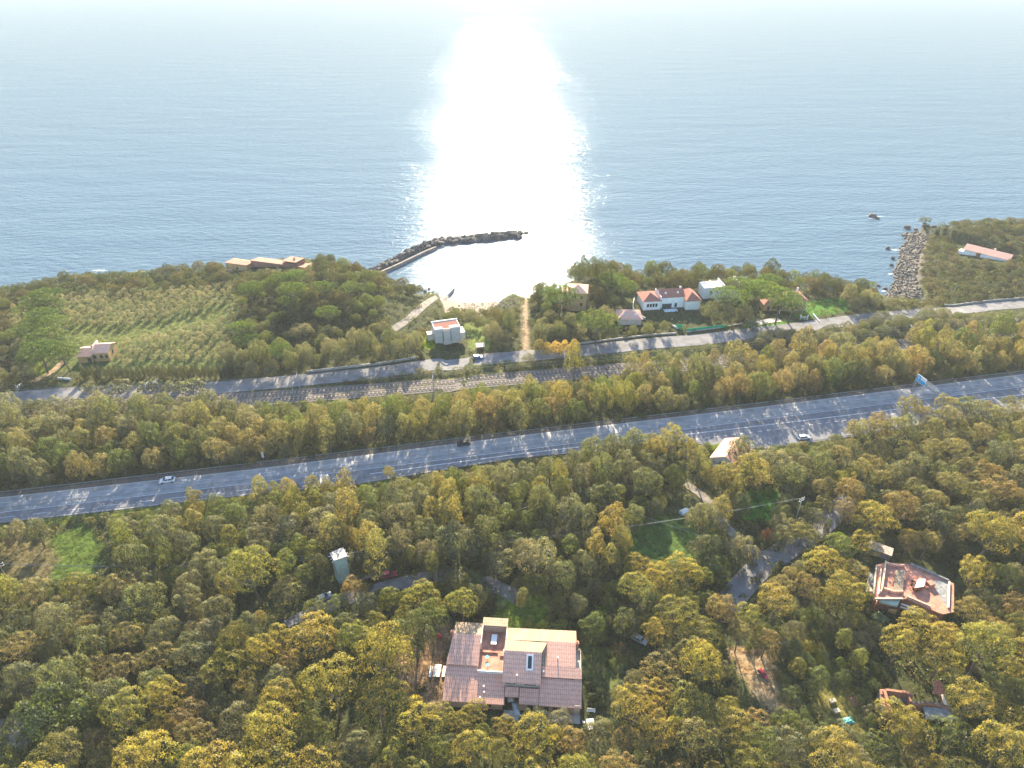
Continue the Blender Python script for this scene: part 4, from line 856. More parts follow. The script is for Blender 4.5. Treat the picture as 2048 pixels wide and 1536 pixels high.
# --- roadside house behind pines
p = gp(1446, 941); r_ = empty('roadside_house', p, -R(36), 'pink and red gabled house between pines beside the motorway lay-by', 'house'); foot(r_, -4.5, 0, 4.5, 13, .5)
gable(r_, -4.3, 0, 4.3, 11.5, 3.4, 5.7, 'white', 'tile90', 'y', .5); win(r_, -1, 0, 1.6, 1.1, 1.3); chimney(r_, .3, 8.5, 5.0, 1.3, .7, 'white'); chimney(r_, 1.4, 9.8, 4.6, 1.3, .6, 'terra'); MB().box(-3.5, -2.5, -1, 0, -.01, 2.2).build('porch', M['grey'], r_)
# --- substation tower
cs = [atz(x, y, 21) for x, y in ((668,1121),(695,1112),(686,1094),(659,1106))]; c0 = sum(cs, Vector())/4
r_ = empty('transformer_tower', (c0.x, c0.y, h1(c0.x, c0.y)), 0, 'green plastered transformer tower with flat pale stone roof among the trees', 'tower'); b4 = [(q.x-c0.x, q.y-c0.y) for q in cs]; HOUSEZ.append(np.array([(q.x*1.0+(q.x-c0.x)*.3, q.y+(q.y-c0.y)*.3) for q in cs]))
zb = 21-r_.location.z; MB().prism([(x*.88, y*.88) for x, y in b4], -1, zb-.3).build('wall', M['greenpaint'], r_); MB().prism([(x*.93, y*.93) for x, y in b4], 1.2, 1.5).build('plinth_band', M['greenpaint'], r_)
o = MB().prism(b4, zb-.29, zb).build('roof', M['slabroof'], r_); MB().tube([(0, 0, zb+.002), (0, 0, zb+.5)], .25, 8).build('cowl', M['slabroof'], o)
for i, (x, y) in enumerate(b4):
    for s in (.2, .5, .8):
        x2, y2 = b4[(i+1) % 4]; q = (x+(x2-x)*s, y+(y2-y)*s)
        if i in (1, 3): MB().tube([(q[0]*.9, q[1]*.9, zb-.7), (q[0]*1.28, q[1]*1.28, zb-.75)], .09, 6).build('insulator', M['white'], r_)
# --- terraced house with polygonal roof, lower right
def c6(x, y): return (1720+x/10.24, 1120+y/10.24)
base = gp(*c6(900, 1050)); OX, OY, OZ = base
r_ = empty('terraced_house', base, 0, 'polygonal flat-roofed terracotta house with parapets and roof terrace, right', 'house')
def L6(pts, z): return [tuple((atz(*c6(x, y), OZ+z)-base)[:2]) for x, y in pts]
ROOF = [(290,800),(330,100),(515,50),(740,65),(1010,80),(1810,430),(1925,480),(1925,1060),(1700,1110),(1440,1010),(950,790),(870,800)]
RL = L6(ROOF, 5.0); MB().prism(RL, 4.6, 5.0).build('roof', M['terra'], r_); HOUSEZ.append(np.array([(x+OX, y+OY) for x, y in RL]))
cx, cy = sum(p[0] for p in RL)/12, sum(p[1] for p in RL)/12; inn = [(cx+(x-cx)*.86, cy+(y-cy)*.86+.3) for x, y in RL]
MB().prism(inn, -2, 4.59).build('wall', M['brick'], r_)
def para(pts, z, h, th, m, name='parapet'):
    P = L6(pts, z); mb = MB()
    for a, b in zip(P, P[1:]):
        d = Vector((b[0]-a[0], b[1]-a[1])); ln = d.length; ang = math.atan2(d.y, d.x); mb.obox(((a[0]+b[0])/2, (a[1]+b[1])/2, z), (ln*.985, th, h), ang)
    return mb.build(name, M[m], r_)
para([(515,60),(440,600),(400,690)], 5.005, .9, .35, 'palewood'); para([(520,80),(740,140),(900,130)], 5.01, .7, .4, 'tile'); para([(470,600),(680,670),(870,665)], 5.01, .7, .45, 'tile')
para([(950,770),(1440,980)], 5.01, .7, .45, 'tile'); para([(330,120),(270,720)], 5.01, .5, .3, 'palewood'); para([(1010,90),(1810,440)], 5.01, .6, .4, 'grey'); para([(1820,450),(1800,1000)], 5.01, .5, .35, 'cream')
para([(290,800),(870,800)], 4.98, .35, .3, 'cream'); para([(430,180),(370,720)], 5.02, .35, .25, 'cream')
pts = L6([(690,640),(720,230),(910,240),(880,650)], 5.6); MB().slab([(*pts[0], 5.25), (*pts[3], 5.25), (*pts[2], 6.1), (*pts[1], 6.1)], .2).build('raised_roof', M['tile_cream'], r_)
pts = L6([(1540,600),(1500,400),(1800,460),(1790,980)], 5.0); MB().prism(pts, 5.004, 5.03).build('roof_felt', M['grey'], r_)
pts = L6([(1120,570),(1190,390),(1340,385),(1310,540)], 6.6); MB().prism(pts, 5.2, 6.5).build('hut', M['wood'], r_); MB().prism(pts, 6.501, 6.6).build('hut_roof', M['cushion'], r_)
q = L6([(1440,490)], 5.6)[0]; MB().obox((*q, 5.01), (1.6, 1.4, 1.1), .3).build('water_tank', M['terra'], r_)
for i, (x, y) in enumerate([(1070,430),(1060,500),(1100,590),(1160,620),(1390,560),(1120,420)]):
    q = L6([(x, y)], 5.3)[0]; MB().tube([(*q, 5.01), (*q, 5.5)], .22, 8, .3).build('plant_pot', M['black' if i < 4 else 'terra'], r_)
pts = L6([(150,640),(180,330),(300,270),(270,640)], 3.2); MB().prism(pts, -2, 3.2).build('side_terrace', M['palewood'], r_)
pts = L6([(175,240),(300,280),(260,530),(180,420)], 3.8); MB().prism(pts, 3.6, 3.8).build('awning', M['grey'], r_)
for x, y in ((300,830),(860,830),(1290,1030)): q = L6([(x, y)], 4.6)[0]; MB().obox((*q, -2), (.5, .5, 6.6), .1).build('pillar', M['wood'], r_)
para([(330,840),(760,960)], 2.6, .25, .3, 'white', 'beam'); para([(820,960),(1270,1130)], 2.6, .25, .3, 'white', 'beam'); para([(830,900),(1190,1030)], 3.6, .25, .3, 'white', 'beam')
q = L6([(660,1000)], 2)[0]; MB().obox((q[0], q[1]-.3, -1), (1.9, .3, 3.2), -.15).build('door', M['stucco_ochre'], r_)
pts = L6([(400,830),(820,830),(760,950),(440,870)], 4.4); MB().prism(pts, 4.0, 4.58).build('soffit', M['greenpaint'], r_)
# --- roofless ruin
def c7(x, y): return (1740+x/10.24, 1340+y/10.24)
base = gp(*c7(900, 900)); r_ = empty('ruin', base, 0, 'roofless brick ruin with broken walls and grey boarding, lower right', 'ruin'); OZ = base.z
def L7(pts, z): return [tuple((atz(*c7(x, y), OZ+z)-base)[:2]) for x, y in pts]
def wall7(pts, h, th, m, cap='brick'):
    P = L7(pts, h)
    for a, b in zip(P, P[1:]):
        d = Vector((b[0]-a[0], b[1]-a[1])); n_ = max(2, int(d.length/1.1)); mb = MB(); mc = MB()
        for k_ in range(n_):
            t0 = (k_+.5)/n_; hh = h-random.uniform(0, .45); q = (a[0]+d.x*t0, a[1]+d.y*t0); ang = math.atan2(d.y, d.x)
            mb.obox((*q, -1), (d.length/n_*.99, th, hh+1), ang); mc.obox((*q, hh+.002), (d.length/n_*.97, th*1.15, .1), ang)
        o = mb.build('wall', M[m], r_); mc.build('coping', M[cap], o)
wall7([(220,400),(420,400),(760,440),(900,490)], 3.2, .45, 'brick'); wall7([(220,400),(330,870)], 3.0, .4, 'grey'); wall7([(300,420),(440,850)], 3.2, .5, 'brick'); wall7([(790,470),(850,640)], 2.8, .4, 'brick')
wall7([(880,665),(1190,650),(1440,690),(1640,740)], 3.0, .45, 'brick', 'palerock'); wall7([(1490,480),(1560,700)], 3.0, .5, 'palerock', 'cream')
pts = L7([(420,470),(760,480),(780,640),(430,640)], 1.0); MB().prism(pts, .8, 1.0).build('floor', M['grey'], r_)
pts = L7([(1080,740),(1600,790),(1730,1010),(1150,1000)], 2.2); MB().prism(pts, 2.0, 2.2).build('boarded_floor', M['grey'], r_); HOUSEZ += [np.array([(x+base.x, y+base.y) for x, y in L7(P_, 0)]) for P_ in ([(150,420),(900,420),(950,900),(250,900)], [(880,600),(1640,640),(1700,1000),(1000,950)])]
pts = L7([(1300,250),(1440,260),(1560,470),(1310,470)], 2.8); MB().slab([(*pts[0], 3.4), (*pts[3], 2.4), (*pts[2], 2.4), (*pts[1], 3.4)], .15).build('broken_roof', M['tile_red'], r_)
# --- pergola hut, gates, netting
r_, W = frame((955, 705), (968, 704), 'pergola', 'small open wooden shelter with mauve roof beside the coast road', 'shelter')
for x in (0, W):
    for y in (0, 2.4): MB().box(x-.1, y-.1, -.5, x+.1, y+.1, 2.5).build('post', M['wood'], r_)
MB().slab([(-.4,-.4,2.65),(W+.4,-.4,2.65),(W+.4,2.8,2.8),(-.4,2.8,2.8)], .12).build('roof', M['slabroof'], r_); MB().box(0, 2.2, 0, W, 2.28, 1.6).build('back_panel', M['wood'], r_)
o = kerbwall('netting_fence', [(1352,657),(1364,659)], 2.4, .06, M['net'], 'tall bright green netting panel at the roadside gateway', 'fence'); o = kerbwall('netting_fence', [(1372,664),(1452,655)], 1.5, .06, M['net'], 'long low run of bright green netting along the coast road', 'fence')
for a, b, lb in (((1600,640),(1614,640), 'white gate between two posts below the lawn house'),):
    r_, W = frame(a, b, 'gate', lb, 'gate')
    for x in (0, W): MB().box(x-.15, -.15, -.3, x+.15, .15, 2.3).build('gate_post', M['white'], r_)
    k = MB(); [k.box(.2+i*.28, -.03, .1, .26+i*.28, .03, 1.5) for i in range(int((W-.4)/.28))]; k.box(.2, -.04, 1.502, W-.2, .04, 1.6).build('gate_leaf', M['white'], r_)
kerbwall('garden_wall', [(1492,640),(1493,652),(1508,655)], .9, .3, M['white'], 'short white curved wall at the palm driveway entrance', 'wall')
kerbwall('garden_wall', [(1625,630),(1628,638),(1638,645)], .9, .3, M['white'], 'short pale wall right of the white gate', 'wall'); kerbwall('garden_wall', [(117,758),(122,764),(142,760)], .8, .3, M['white'], 'low white wall at the farmhouse track entrance', 'wall')
kerbwall('garden_wall', [(1268,600),(1262,630),(1290,640)], 1.2, .3, M['white'], 'pale garden wall down the left side of the white villa', 'wall'); kerbwall('garden_wall', [(1430,600),(1440,615),(1462,625)], 1.4, .3, M['white'], 'stepped white garden wall below the flat-topped white house', 'wall')
kerbwall('garden_wall', [(1340,650),(1355,658)], .8, .3, M['white'], 'short white ramp wall left of the tall green panel', 'wall')
for y0_ in (1224, 1236):
    pass
def hedge(px_, h, wd, pal, label):
    P = ribbon_pts(px_, .5); g = np.random.default_rng(int(px_[0][0])); a = np.array([(p.x, p.y, p.z+h*.5) for p in P]); a += g.normal(0, .1, a.shape)
    V_, K_ = puffs(a, np.full(len(a), wd*.6), 60, .2, g, -.9, cull=.6, jit=.5); o = bpy.data.objects.new('hedge', leafmesh('hedge', V_, K_, [M['leaf']])); COL.objects.link(o); o.color = (*pal, 1); tag(o, label, 'hedge')
hedge([(985,1238),(1020,1240),(1052,1243)], 1.1, 1.0, (.11, .17, .03), 'clipped green hedge running behind the terrace of the tiled villa'); hedge([(1012,1226),(1062,1228)], 1.0, .9, (.10, .16, .03), 'short clipped hedge in the garden beside the small palm')
hedge([(1530,1290),(1575,1370),(1600,1420)], 1.5, 1.3, (.07, .11, .03), 'long overgrown hedge running down from the lane towards the ruin')
# --- vehicles
def yprof(mb, prof, y0, y1):
    n = len(prof); i = len(mb.v); mb.v += [(x, y0, z) for x, z in prof]+[(x, y1, z) for x, z in prof]
    mb.f += [tuple(range(i, i+n)), tuple(range(i+2*n-1, i+n-1, -1))]+[(i+n+j, i+n+(j+1) % n, i+(j+1) % n, i+j) for j in range(n)]; mb.m += [mb.k]*(n+2); return mb
def car(px, py, head, pm, label, s=1.0, van=False):
    p = gp(px, py); p.z = h1(p.x, p.y)+.13; r_ = empty('car', p, head, label, 'car'); r_.scale = (s, s, s)
    b = yprof(MB(), [(-2.1,.28),(2.1,.28),(2.15,.6),(2.0,.78),(1.0,.93),(-1.95,.95),(-2.12,.75)], -.86, .86).build('body', M[pm], r_)
    bv = b.modifiers.new('bevel', 'BEVEL'); bv.width = .09; bv.segments = 2
    x0, x1, x2, x3 = (-2.0, 1.05, -1.75, .45) if van else (-1.75, 1.15, -1.25, .3)
    bt = [(x0, -.78), (x1, -.78), (x1, .78), (x0, .78)]; tp = [(x2, -.62), (x3, -.62), (x3, .62), (x2, .62)]
    MB().prism(bt, .94, 1.40, tp).build('window', M['glass'], r_)
    k = MB().prism([(x2-.06, -.66), (x3+.06, -.66), (x3+.06, .66), (x2-.06, .66)], 1.401, 1.5, [(x2+.1, -.55), (x3-.1, -.55), (x3-.1, .55), (x2+.1, .55)])
    for sy in (-1, 1):
        for a, c in (((x0, x2)), ((x1, x3)), (((x0+x1)/2, (x2+x3)/2))): k.tube([(a, .79*sy, .93), (c, .64*sy, 1.42)], .05, 4)
    k.build('roof', M[pm], r_)
    for x in (-1.3, 1.3):
        for y in (-.8, .8): o = MB().tube([(0, -.1, 0), (0, .1, 0)], .32, 12).build('wheel', M['black'], r_, (x, y, .32)); MB().tube([(0, -.11, 0), (0, .11, 0)], .18, 8).build('rim', M['steel'], o)
    for y in (-.6, .6): MB().box(2.08, y-.18, .55, 2.17, y+.18, .72).build('headlight', M['cushion'], r_)
    return r_
mh = math.atan2(31, 154)
car(336, 964, mh+math.pi, 'car_white', 'white hatchback driving left on the far carriageway of the motorway', 1.08); car(927, 890, mh+math.pi, 'car_dark', 'black car driving left on the far carriageway of the motorway', 1.05)
car(1607, 878, mh, 'car_white', 'white hatchback on the dark wide lay-by right of the red house', 1.0, True); car(1278, 1282, R(-35), 'car_silver', 'silver hatchback parked at an angle right of the tiled villa', .95, True)
car(778, 1153, R(12), 'car_red', 'dark red car parked on the lane right of the transformer tower', 1.0); car(741, 1161, R(10), 'car_dark', 'dark car parked just left of the red one under the pines', .95)
car(648, 1199, R(35), 'car_silver', 'silver car half hidden beneath a pine below the transformer tower', 1.0); car(956, 717, R(8), 'car_blue', 'blue car with white roof on the coast road by the wooden shelter', .95, True)
car(1525, 1350, R(-62), 'car_red', 'small red vehicle at the edge of the dry dirt track', .6, True)
# --- gantry
a, b = gp(1824, 784), gp(1862, 812); d = (b-a); ln = d.length; r_ = empty('sign_gantry', a, math.atan2(d.y, d.x), 'steel sign gantry with blue panel spanning the motorway at the right', 'sign gantry')
for x in (0, ln):
    k = MB(); k.box(x-.15, -.5, -.2, x+.15, -.3, 6.2).box(x-.15, .3, -.2, x+.15, .5, 6.2); [k.box(x-.1, -.29, z, x+.1, .29, z+.15) for z in (1, 2.4, 3.8, 5.2)]; k.build('gantry_post', M['steel'], r_)
k = MB()
for y in (-.45, .45):
    for z in (6.2, 7.2): k.tube([(-.5, y, z), (ln+.5, y, z)], .1, 5)
for i in range(int(ln/1.1)): k.tube([(i*1.1, -.45, 6.2), (i*1.1+1.1, -.45, 7.2)], .06, 4).tube([(i*1.1, .45, 7.2), (i*1.1+1.1, .45, 6.2)], .06, 4).tube([(i*1.1, -.45, 7.2), (i*1.1, .45, 7.2)], .06, 4)
k.build('truss', M['steel'], r_)
o = MB().box(.4, -.75, 5.4, ln*.5, -.62, 8.3).build('sign_panel', M['white'], r_); MB().box(.55, -.78, 5.55, ln*.24, -.751, 8.15).build('blue_field', M['blue'], o); MB().box(ln*.25, -.78, 5.55, ln*.49, -.751, 6.9).build('blue_field', M['blue'], o)
k = MB(); xm = ln*.14; k.prism([(xm-.12, -.80), (xm+.12, -.80), (xm+.12, -.781), (xm-.12, -.781)], 5.9, 7.2); k.v += [(xm-.5, -.80, 7.2), (xm+.5, -.80, 7.2), (xm, -.80, 7.8)]; k.f.append((len(k.v)-3, len(k.v)-2, len(k.v)-1)); k.m.append(0); k.build('arrow', M['white'], o)
# --- small road signs
for px, py, hh, lb in ((528, 922, 3.6, 'tall narrow white sign board on a post beyond the far guard rail'), (283, 1016, 1.6, 'small white post sign by the near guard rail of the motorway')):
    p = gp(px, py); r_ = empty('road_sign', p, .3, lb, 'road sign', 'roadside signs'); MB().tube([(0, 0, -.2), (0, 0, hh)], .06, 6).build('post', M['steel'], r_); MB().box(-.35, -.06, hh*.4, .35, -.02, hh+.2).build('sign_plate', M['white'], r_)
# --- poles and wires
def wire(a, b, sag, r, label, name='power_line', n=14, group=None):
    P = []
    for i in range(n+1):
        t = i/n; q = a.lerp(b, t); q.z -= sag*4*t*(1-t); P.append(q-a)
    o = MB().tube(P, r, 3).build(name, M['steel'], None, a); tag(o, label, 'power line', group or 'overhead power lines'); return o
def pole(px, py, h, rz, label, arms=1, mt='palewood'):
    p = gp(px, py); r_ = empty('utility_pole', p, rz, label, 'utility pole', 'utility poles'); MB().tube([(0, 0, -.5), (0, 0, h)], .2, 8, .12).build('shaft', M[mt], r_)
    for i in range(arms):
        c = MB().box(-1.0, -.07, h-.5-i*.8, 1.0, .07, h-.36-i*.8).build('crossarm', M['steel'], r_); [MB().tube([(x, 0, h-.36-i*.8), (x, 0, h-.1-i*.8)], .09, 6).build('insulator', M['white'], c) for x in (-.9, 0, .9)]
    return p+Vector((0, 0, h))
T1 = pole(1590, 1045, 9.5, .5, 'pale concrete utility pole with white insulators beside the lane', 2); T2 = pole(1157, 1018, 7.0, .2, 'slim pole carrying two thick cables in the oak wood', 0, 'concrete')
T3 = pole(22, 1172, 8.5, .4, 'leaning pale utility pole with insulators at the left edge', 2); T4 = pole(468, 1262, 6, 0, 'short pole holding one cable above the dark oaks on the left', 0, 'concrete')
TT = c0 + Vector((0, 0, -.6)); TR = gp(1600, 1165)+Vector((0, 0, 6))
wire(T2, TT, 1.0, .035, 'pale cable rising from the transformer tower to the slim pole'); wire(T2, TR, 1.6, .04, 'thick pale cable falling from the slim pole towards the lane'); wire(T2, gp(1400, 945)+Vector((0, 0, 5)), .8, .03, 'thin cable from the slim pole towards the red roofed roadside house')
for k in (-1, 0, 1):
    wire(T1+Vector((k*.9, 0, -.2)), TT+Vector((1.5, k*.8, 0)), 2.5, .018, 'thin bare wire strung between the transformer tower and the concrete pole')
    wire(T3+Vector((k*.9, 0, -.2)), TT+Vector((-1.5, k*.8, 0)), 2.2, .018, 'thin bare wire strung between the left edge pole and the transformer tower')
wire(T4, gp(225, 1300)+Vector((0, 0, 7)), .8, .035, 'single pale cable hanging over the dark oaks on the left')
MAST = [(47,807,-1),(322,790,1),(300,803,-1),(600,779,1),(590,803,-1),(868,781,1),(1128,737,1),(1138,752,-1),(1600,702,-1),(1817,685,-1),(2024,670,-1)]
tops = []
for i, (px, py, sg) in enumerate(MAST):
    p = gp(px, py); r_ = empty('railway_mast', p, 0, None, 'railway mast', 'catenary masts along the railway'); hh = 8.0
    k = MB()
    for x in (-.2, .2): k.tube([(x, 0, -.3), (x*.7, 0, hh)], .09, 4)
    for z in np.arange(.3, hh-.6, .8): k.tube([(-.2, 0, z), (.2, 0, z+.8)], .04, 3)
    k.build('mast', M['steel'], r_); sd_ = 1 if sg < 0 else -1
    MB().tube([(0, 0, 7.2), (0, sd_*3.0, 6.9)], .06, 4).tube([(0, 0, 5.6), (0, sd_*3.0, 6.8)], .06, 4).tube([(0, sd_*3.0, 6.9), (.4, sd_*2.4, 5.7)], .05, 4).build('bracket_arm', M['steel'], r_); [MB().tube([(0, sd_*y, 6.35), (0, sd_*y, 7.1)], .12, 6).build('insulator', M['white'], r_) for y in (.6, 1.8)]
    tops.append((p, r_))
mlab = {0: 'leftmost railway mast, white arm over the road bend', 1: 'railway mast in front of the round roadside bushes, farther of two', 2: 'railway mast nearer the motorway below the round roadside bushes', 3: 'railway mast beside the coast road left of the low white wall', 4: 'railway mast standing on the motorway side of the tracks, left of centre', 5: 'lone railway mast below the white cube house', 6: 'railway mast below the row of yellow roadside trees, seaward one', 7: 'railway mast with bright bracket just beside the tracks below the yellow trees', 8: 'railway mast among trees below the rose roofed lawn house', 9: 'railway mast between the two wooded belts at the right', 10: 'last railway mast near the right edge'}
for i, (p, o) in enumerate(tops): o['label'] = mlab[i]
for off, z, lb in ((2.1, 6.2, 'contact wire over the seaward track'), (2.1, 7.4, 'upper catenary cable over the seaward track'), (-2.1, 6.2, 'contact wire over the landward track'), (-2.1, 7.4, 'upper catenary cable over the landward track')):
    P = ribbon_tube(RP, off, z); MB().tube(P, .03, 3).build('overhead_wire', M['steel']); o = bpy.data.objects[-1] if False else [x for x in COL.objects if x.name.startswith('overhead_wire')][-1]; tag(o, lb+' of the railway', 'power line', 'railway overhead wires')
p = gp(1903, 593); r_ = empty('utility_pole', p, 0, 'thin leaning pole on the right headland above the coast road', 'utility pole', 'utility poles'); MB().tube([(0, 0, -.5), (.8, 0, 6)], .12, 6, .08).build('shaft', M['concrete'], r_); MB().box(.3, -.05, 5.2, 1.3, .05, 5.3).build('crossarm', M['steel'], r_)
wire(p+Vector((.8, 0, 5.8)), gp(2120, 575)+Vector((0, 0, 5)), .8, .03, 'thin wire crossing the right headland above the coast road')
# --- garden things
def bench(px, py, rz, m, label):
    r_ = empty('garden_bench', gp(px, py), rz, label, 'bench'); k = MB(); k.box(-.9, -.25, .42, .9, .25, .48).build('seat', M[m], r_); MB().box(-.9, .2, .482, .9, .27, .95).build('backrest', M[m], r_); [MB().box(x-.05, -.22, 0, x+.05, .22, .418).build('leg', M[m], r_) for x in (-.75, .75)]
bench(1182, 1424, -.1, 'cushion', 'pale garden bench by the right corner of the tiled villa')
p = gp(875, 1345); r_ = empty('garden_table', p, -.07, 'long pale garden table in the brown yard left of the villa', 'table'); MB().box(-.75, -1.6, .74, .75, 1.6, .8).build('table_top', M['cushion'], r_); [MB().box(x-.06, y-.06, 0, x+.06, y+.06, .738).build('leg', M['palewood'], r_) for x in (-.6, .6) for y in (-1.4, 1.4)]
for x, l_ in ((-1.5, 'left'), (1.5, 'right')):
    r_ = empty('garden_bench', p+Vector((x, 0, 0)), -.07, 'pale backless bench on the %s side of the long garden table' % l_, 'bench'); MB().box(-.3, -1.4, .42, .3, 1.4, .48).build('seat', M['cushion'], r_); [MB().box(-.25, y-.06, 0, .25, y+.06, .418).build('leg', M['palewood'], r_) for y in (-1.2, 1.2)]
p = gp(878, 1277); r_ = empty('kettle_barbecue', p, 0, 'red domed barbecue in the yard left of the villa', 'barbecue'); k = MB()
prof = [(.05, 1.5), (.45, 1.35), (.62, 1.05), (.6, .8), (.35, .55), (.05, .5)]
for j in range(12):
    a0, a1 = j*math.pi/6, (j+1)*math.pi/6
    for (ra, za), (rb, zb_) in zip(prof, prof[1:]): k.poly([(ra*math.cos(a0), ra*math.sin(a0), za), (rb*math.cos(a0), rb*math.sin(a0), zb_), (rb*math.cos(a1), rb*math.sin(a1), zb_), (ra*math.cos(a1), ra*math.sin(a1), za)])
k.build('bowl', M['red'], r_); [MB().tube([(.3*math.cos(a), .3*math.sin(a), .6), (.5*math.cos(a), .5*math.sin(a), 0)], .04, 5).build('leg', M['black'], r_) for a in (0, 2.1, 4.2)]
p = gp(1181, 1452); r_ = empty('garden_table', p, .1, 'mauve garden table at the foot of the villa garden', 'table'); MB().box(-.8, -1.2, .72, .8, 1.2, .78).build('table_top', M['cushion'], r_); [MB().box(x-.05, y-.05, 0, x+.05, y+.05, .718).build('leg', M['steel'], r_) for x in (-.7, .7) for y in (-1.1, 1.1)]
for i, (x, y, a) in enumerate(((-1.4,-.6,0),(-1.4,.6,0),(1.4,-.6,math.pi),(1.4,.6,math.pi))):
    c = empty('garden_chair', p+Vector((x, y, 0)), a, 'pale garden chair, %s of the mauve table' % ('near left', 'far left', 'near right', 'far right')[i], 'chair', 'garden chairs'); MB().box(-.25, -.25, .4, .25, .25, .45).build('seat', M['cushion'], c); MB().box(-.29, -.25, .452, -.23, .25, .9).build('backrest', M['cushion'], c); [MB().box(q-.02, w2-.02, 0, q+.02, w2+.02, .398).build('leg', M['steel'], c) for q in (-.2, .2) for w2 in (-.2, .2)]
def tarp(px, py, sx, sy, h, m, label, name='tarpaulin', cat='tarpaulin', rz=.2):
    mb = MB(); g = random.Random(px); n_ = 7; i0 = 0
    for j in range(n_+1):
        for i in range(n_+1):
            u, v = i/n_*2-1, j/n_*2-1; mb.v.append((u*sx/2*(1+g.uniform(-.08, .08)), v*sy/2*(1+g.uniform(-.08, .08)), h*max(0, 1-max(abs(u), abs(v))**2)*g.uniform(.7, 1.1)+.03))
    for j in range(n_):
        for i in range(n_): a = j*(n_+1)+i; mb.f.append((a, a+1, a+n_+2, a+n_+1)); mb.m.append(0)
    return tag(mb.build(name, M[m], None, gp(px, py), rz), label, cat)
tarp(1695, 1442, 2.6, 1.6, .5, 'turq', 'crumpled turquoise sheet on the overgrown slope left of the ruin'); tarp(1709, 1402, 2.2, 2.2, .9, 'brick', 'rusty brown heap in the scrub left of the ruin', 'rubble_heap', 'rubble'); tarp(1032, 1418, 1.3, 3.2, .8, 'tarp', 'pale blue sheet covering things in the villa entrance court')
tarp(1021, 1398, 1.6, 1.5, .8, 'cushion', 'white sheet heaped against the wall in the villa entrance court')
for px, py, l_ in ((1664, 1404, 'small pale box lying in the dry grass left of the ruin'), (1672, 1424, 'pale board lying in the scrub above the turquoise sheet')): tag(MB().obox((0, 0, -.1), (1.3, .8, .7), .3).obox((0, 0, .602), (1.4, .9, .08), .3).build('crate', M['palewood'], None, gp(px, py)), l_, 'crate')
p = gp(1368, 1026); r_ = empty('tent', p, .5, 'white ridge tent half hidden by a round oak in the green clearing', 'tent'); r_.scale = (.6, .6, .6); k = MB().xprofile([(-1.6, 0), (1.6, 0), (1.5, 1.3), (0, 2.3), (-1.5, 1.3)], -2.2, 2.2).build('canopy', M['cushion'], r_); MB().box(-2.25, -.5, 0, -2.21, .5, 1.6).build('door_flap', M['tarp'], r_)
p = gp(1757, 1108); r_ = empty('shed', p, -.55, 'grey corrugated shed roof among trees above the polygonal house', 'shed'); MB().box(-2.8, -1.2, -.5, 2.8, 1.2, 2.0).build('wall', M['grey'], r_); MB().slab([(-3,-1.4,2.1),(3,-1.4,2.1),(3,1.4,2.5),(-3,1.4,2.5)], .1).build('roof', M['slabroof'], r_); HOUSEZ.append(np.array([(p.x+x, p.y+y) for x, y in ((-4,-3),(4,-3),(4,3),(-4,3))]))
# --- breakwater, jetty, shore rocks
g = random.Random(5)
BW = [gp(*q) for q in ()]
bwp = [(722,556),(750,541),(790,521),(830,499),(870,486),(915,480),(960,476),(1005,472),(1044,469)]
Pw = [atz(x, y, 1.2) for x, y in bwp]; mb = MB(); k = 0
for a, b in zip(Pw, Pw[1:]):
    n_ = int((b-a).length/1.05)
    for i in range(n_):
        q = a.lerp(b, i/n_); frac = k/230; k += 1; wd = 2.6+2.2*min(1, k/90)
        for _ in range(4): off = g.uniform(-wd, wd); mb.rock((q.x+g.uniform(-.6, .6), q.y+off+1.5, 1.0+g.uniform(-.5, .8)-abs(off)*.18+.6), g.uniform(.8, 1.75), g.random())
o = mb.build('breakwater_boulders', M['rock']); tag(o, 'dark curved breakwater of piled boulders enclosing the bay', 'breakwater', kind='stuff')
Pq = [atz(x, y, 1.0) for x, y in [(716,558),(750,549),(800,527),(850,503),(872,494)]]; mb = MB()
za = [(p.x, p.y) for p in Pq]; L_, R2_ = [], []
for i, p in enumerate(Pq):
    d = (Pq[min(i+1, 4)]-Pq[max(i-1, 0)]); d.z = 0; d.normalize(); nrm = Vector((-d.y, d.x, 0)); L_.append(p+nrm*.6-Vector((0, .8, 0))); R2_.append(p-nrm*.6-Vector((0, .8, 0)))
for a, b, c, d in zip(R2_, R2_[1:], L_[1:], L_): mb.prism([(a.x, a.y), (b.x, b.y), (c.x, c.y), (d.x, d.y)], -2, 1.6)
tag(mb.build('quay', M['lane']), 'pale concrete quay along the inner side of the breakwater', 'quay')
a, b = atz(878, 607, .8), atz(905, 578, .8); d = (b-a); r_ = empty('jetty', a, math.atan2(d.y, d.x), 'short straight concrete jetty jutting from the beach', 'jetty'); MB().box(-6, -1.1, -2.5, d.length, 1.1, 1.0).build('deck', M['concrete'], r_)
p = atz(884, 600, 1.0); r_ = empty('slipway', p, -.2, 'fan of pale wooden poles and boards at the foot of the jetty', 'slipway'); k = MB()
for i in range(13): k.tube([(-3+i*.45, 3, .9), (-5+i*.8, -4.5, .5+.1*(i % 3))], .14, 5)
k.build('poles', M['palewood'], r_)
kk = 0
for px, py, r0 in [(1052,465,1.4),(722,552,1.6),(700,545,1.5),(714,547,1.3),(690,542,1.4),(770,558,.8),(784,566,1.0),(797,560,.7),(807,563,.6),(850,583,.9),(858,577,.7),(866,586,.8),(1745,433,2.2),(1755,437,1.4),(1815,456,2.0),(1832,458,1.2),(1808,470,1.6),(1786,517,1.3),(1775,497,1.2),(1783,530,1.0),(1757,571,.8),(1770,577,1.2)]:
    p = atz(px, py, .3); o = MB().rock((0, 0, 0), r0, kk*1.37, 2).build('rock', M['rock'], None, p); kk += 1
    tag(o, None, 'rock', 'rocks standing in the water'); o['_px'] = (px, py)
mb = MB(); pm = MB()
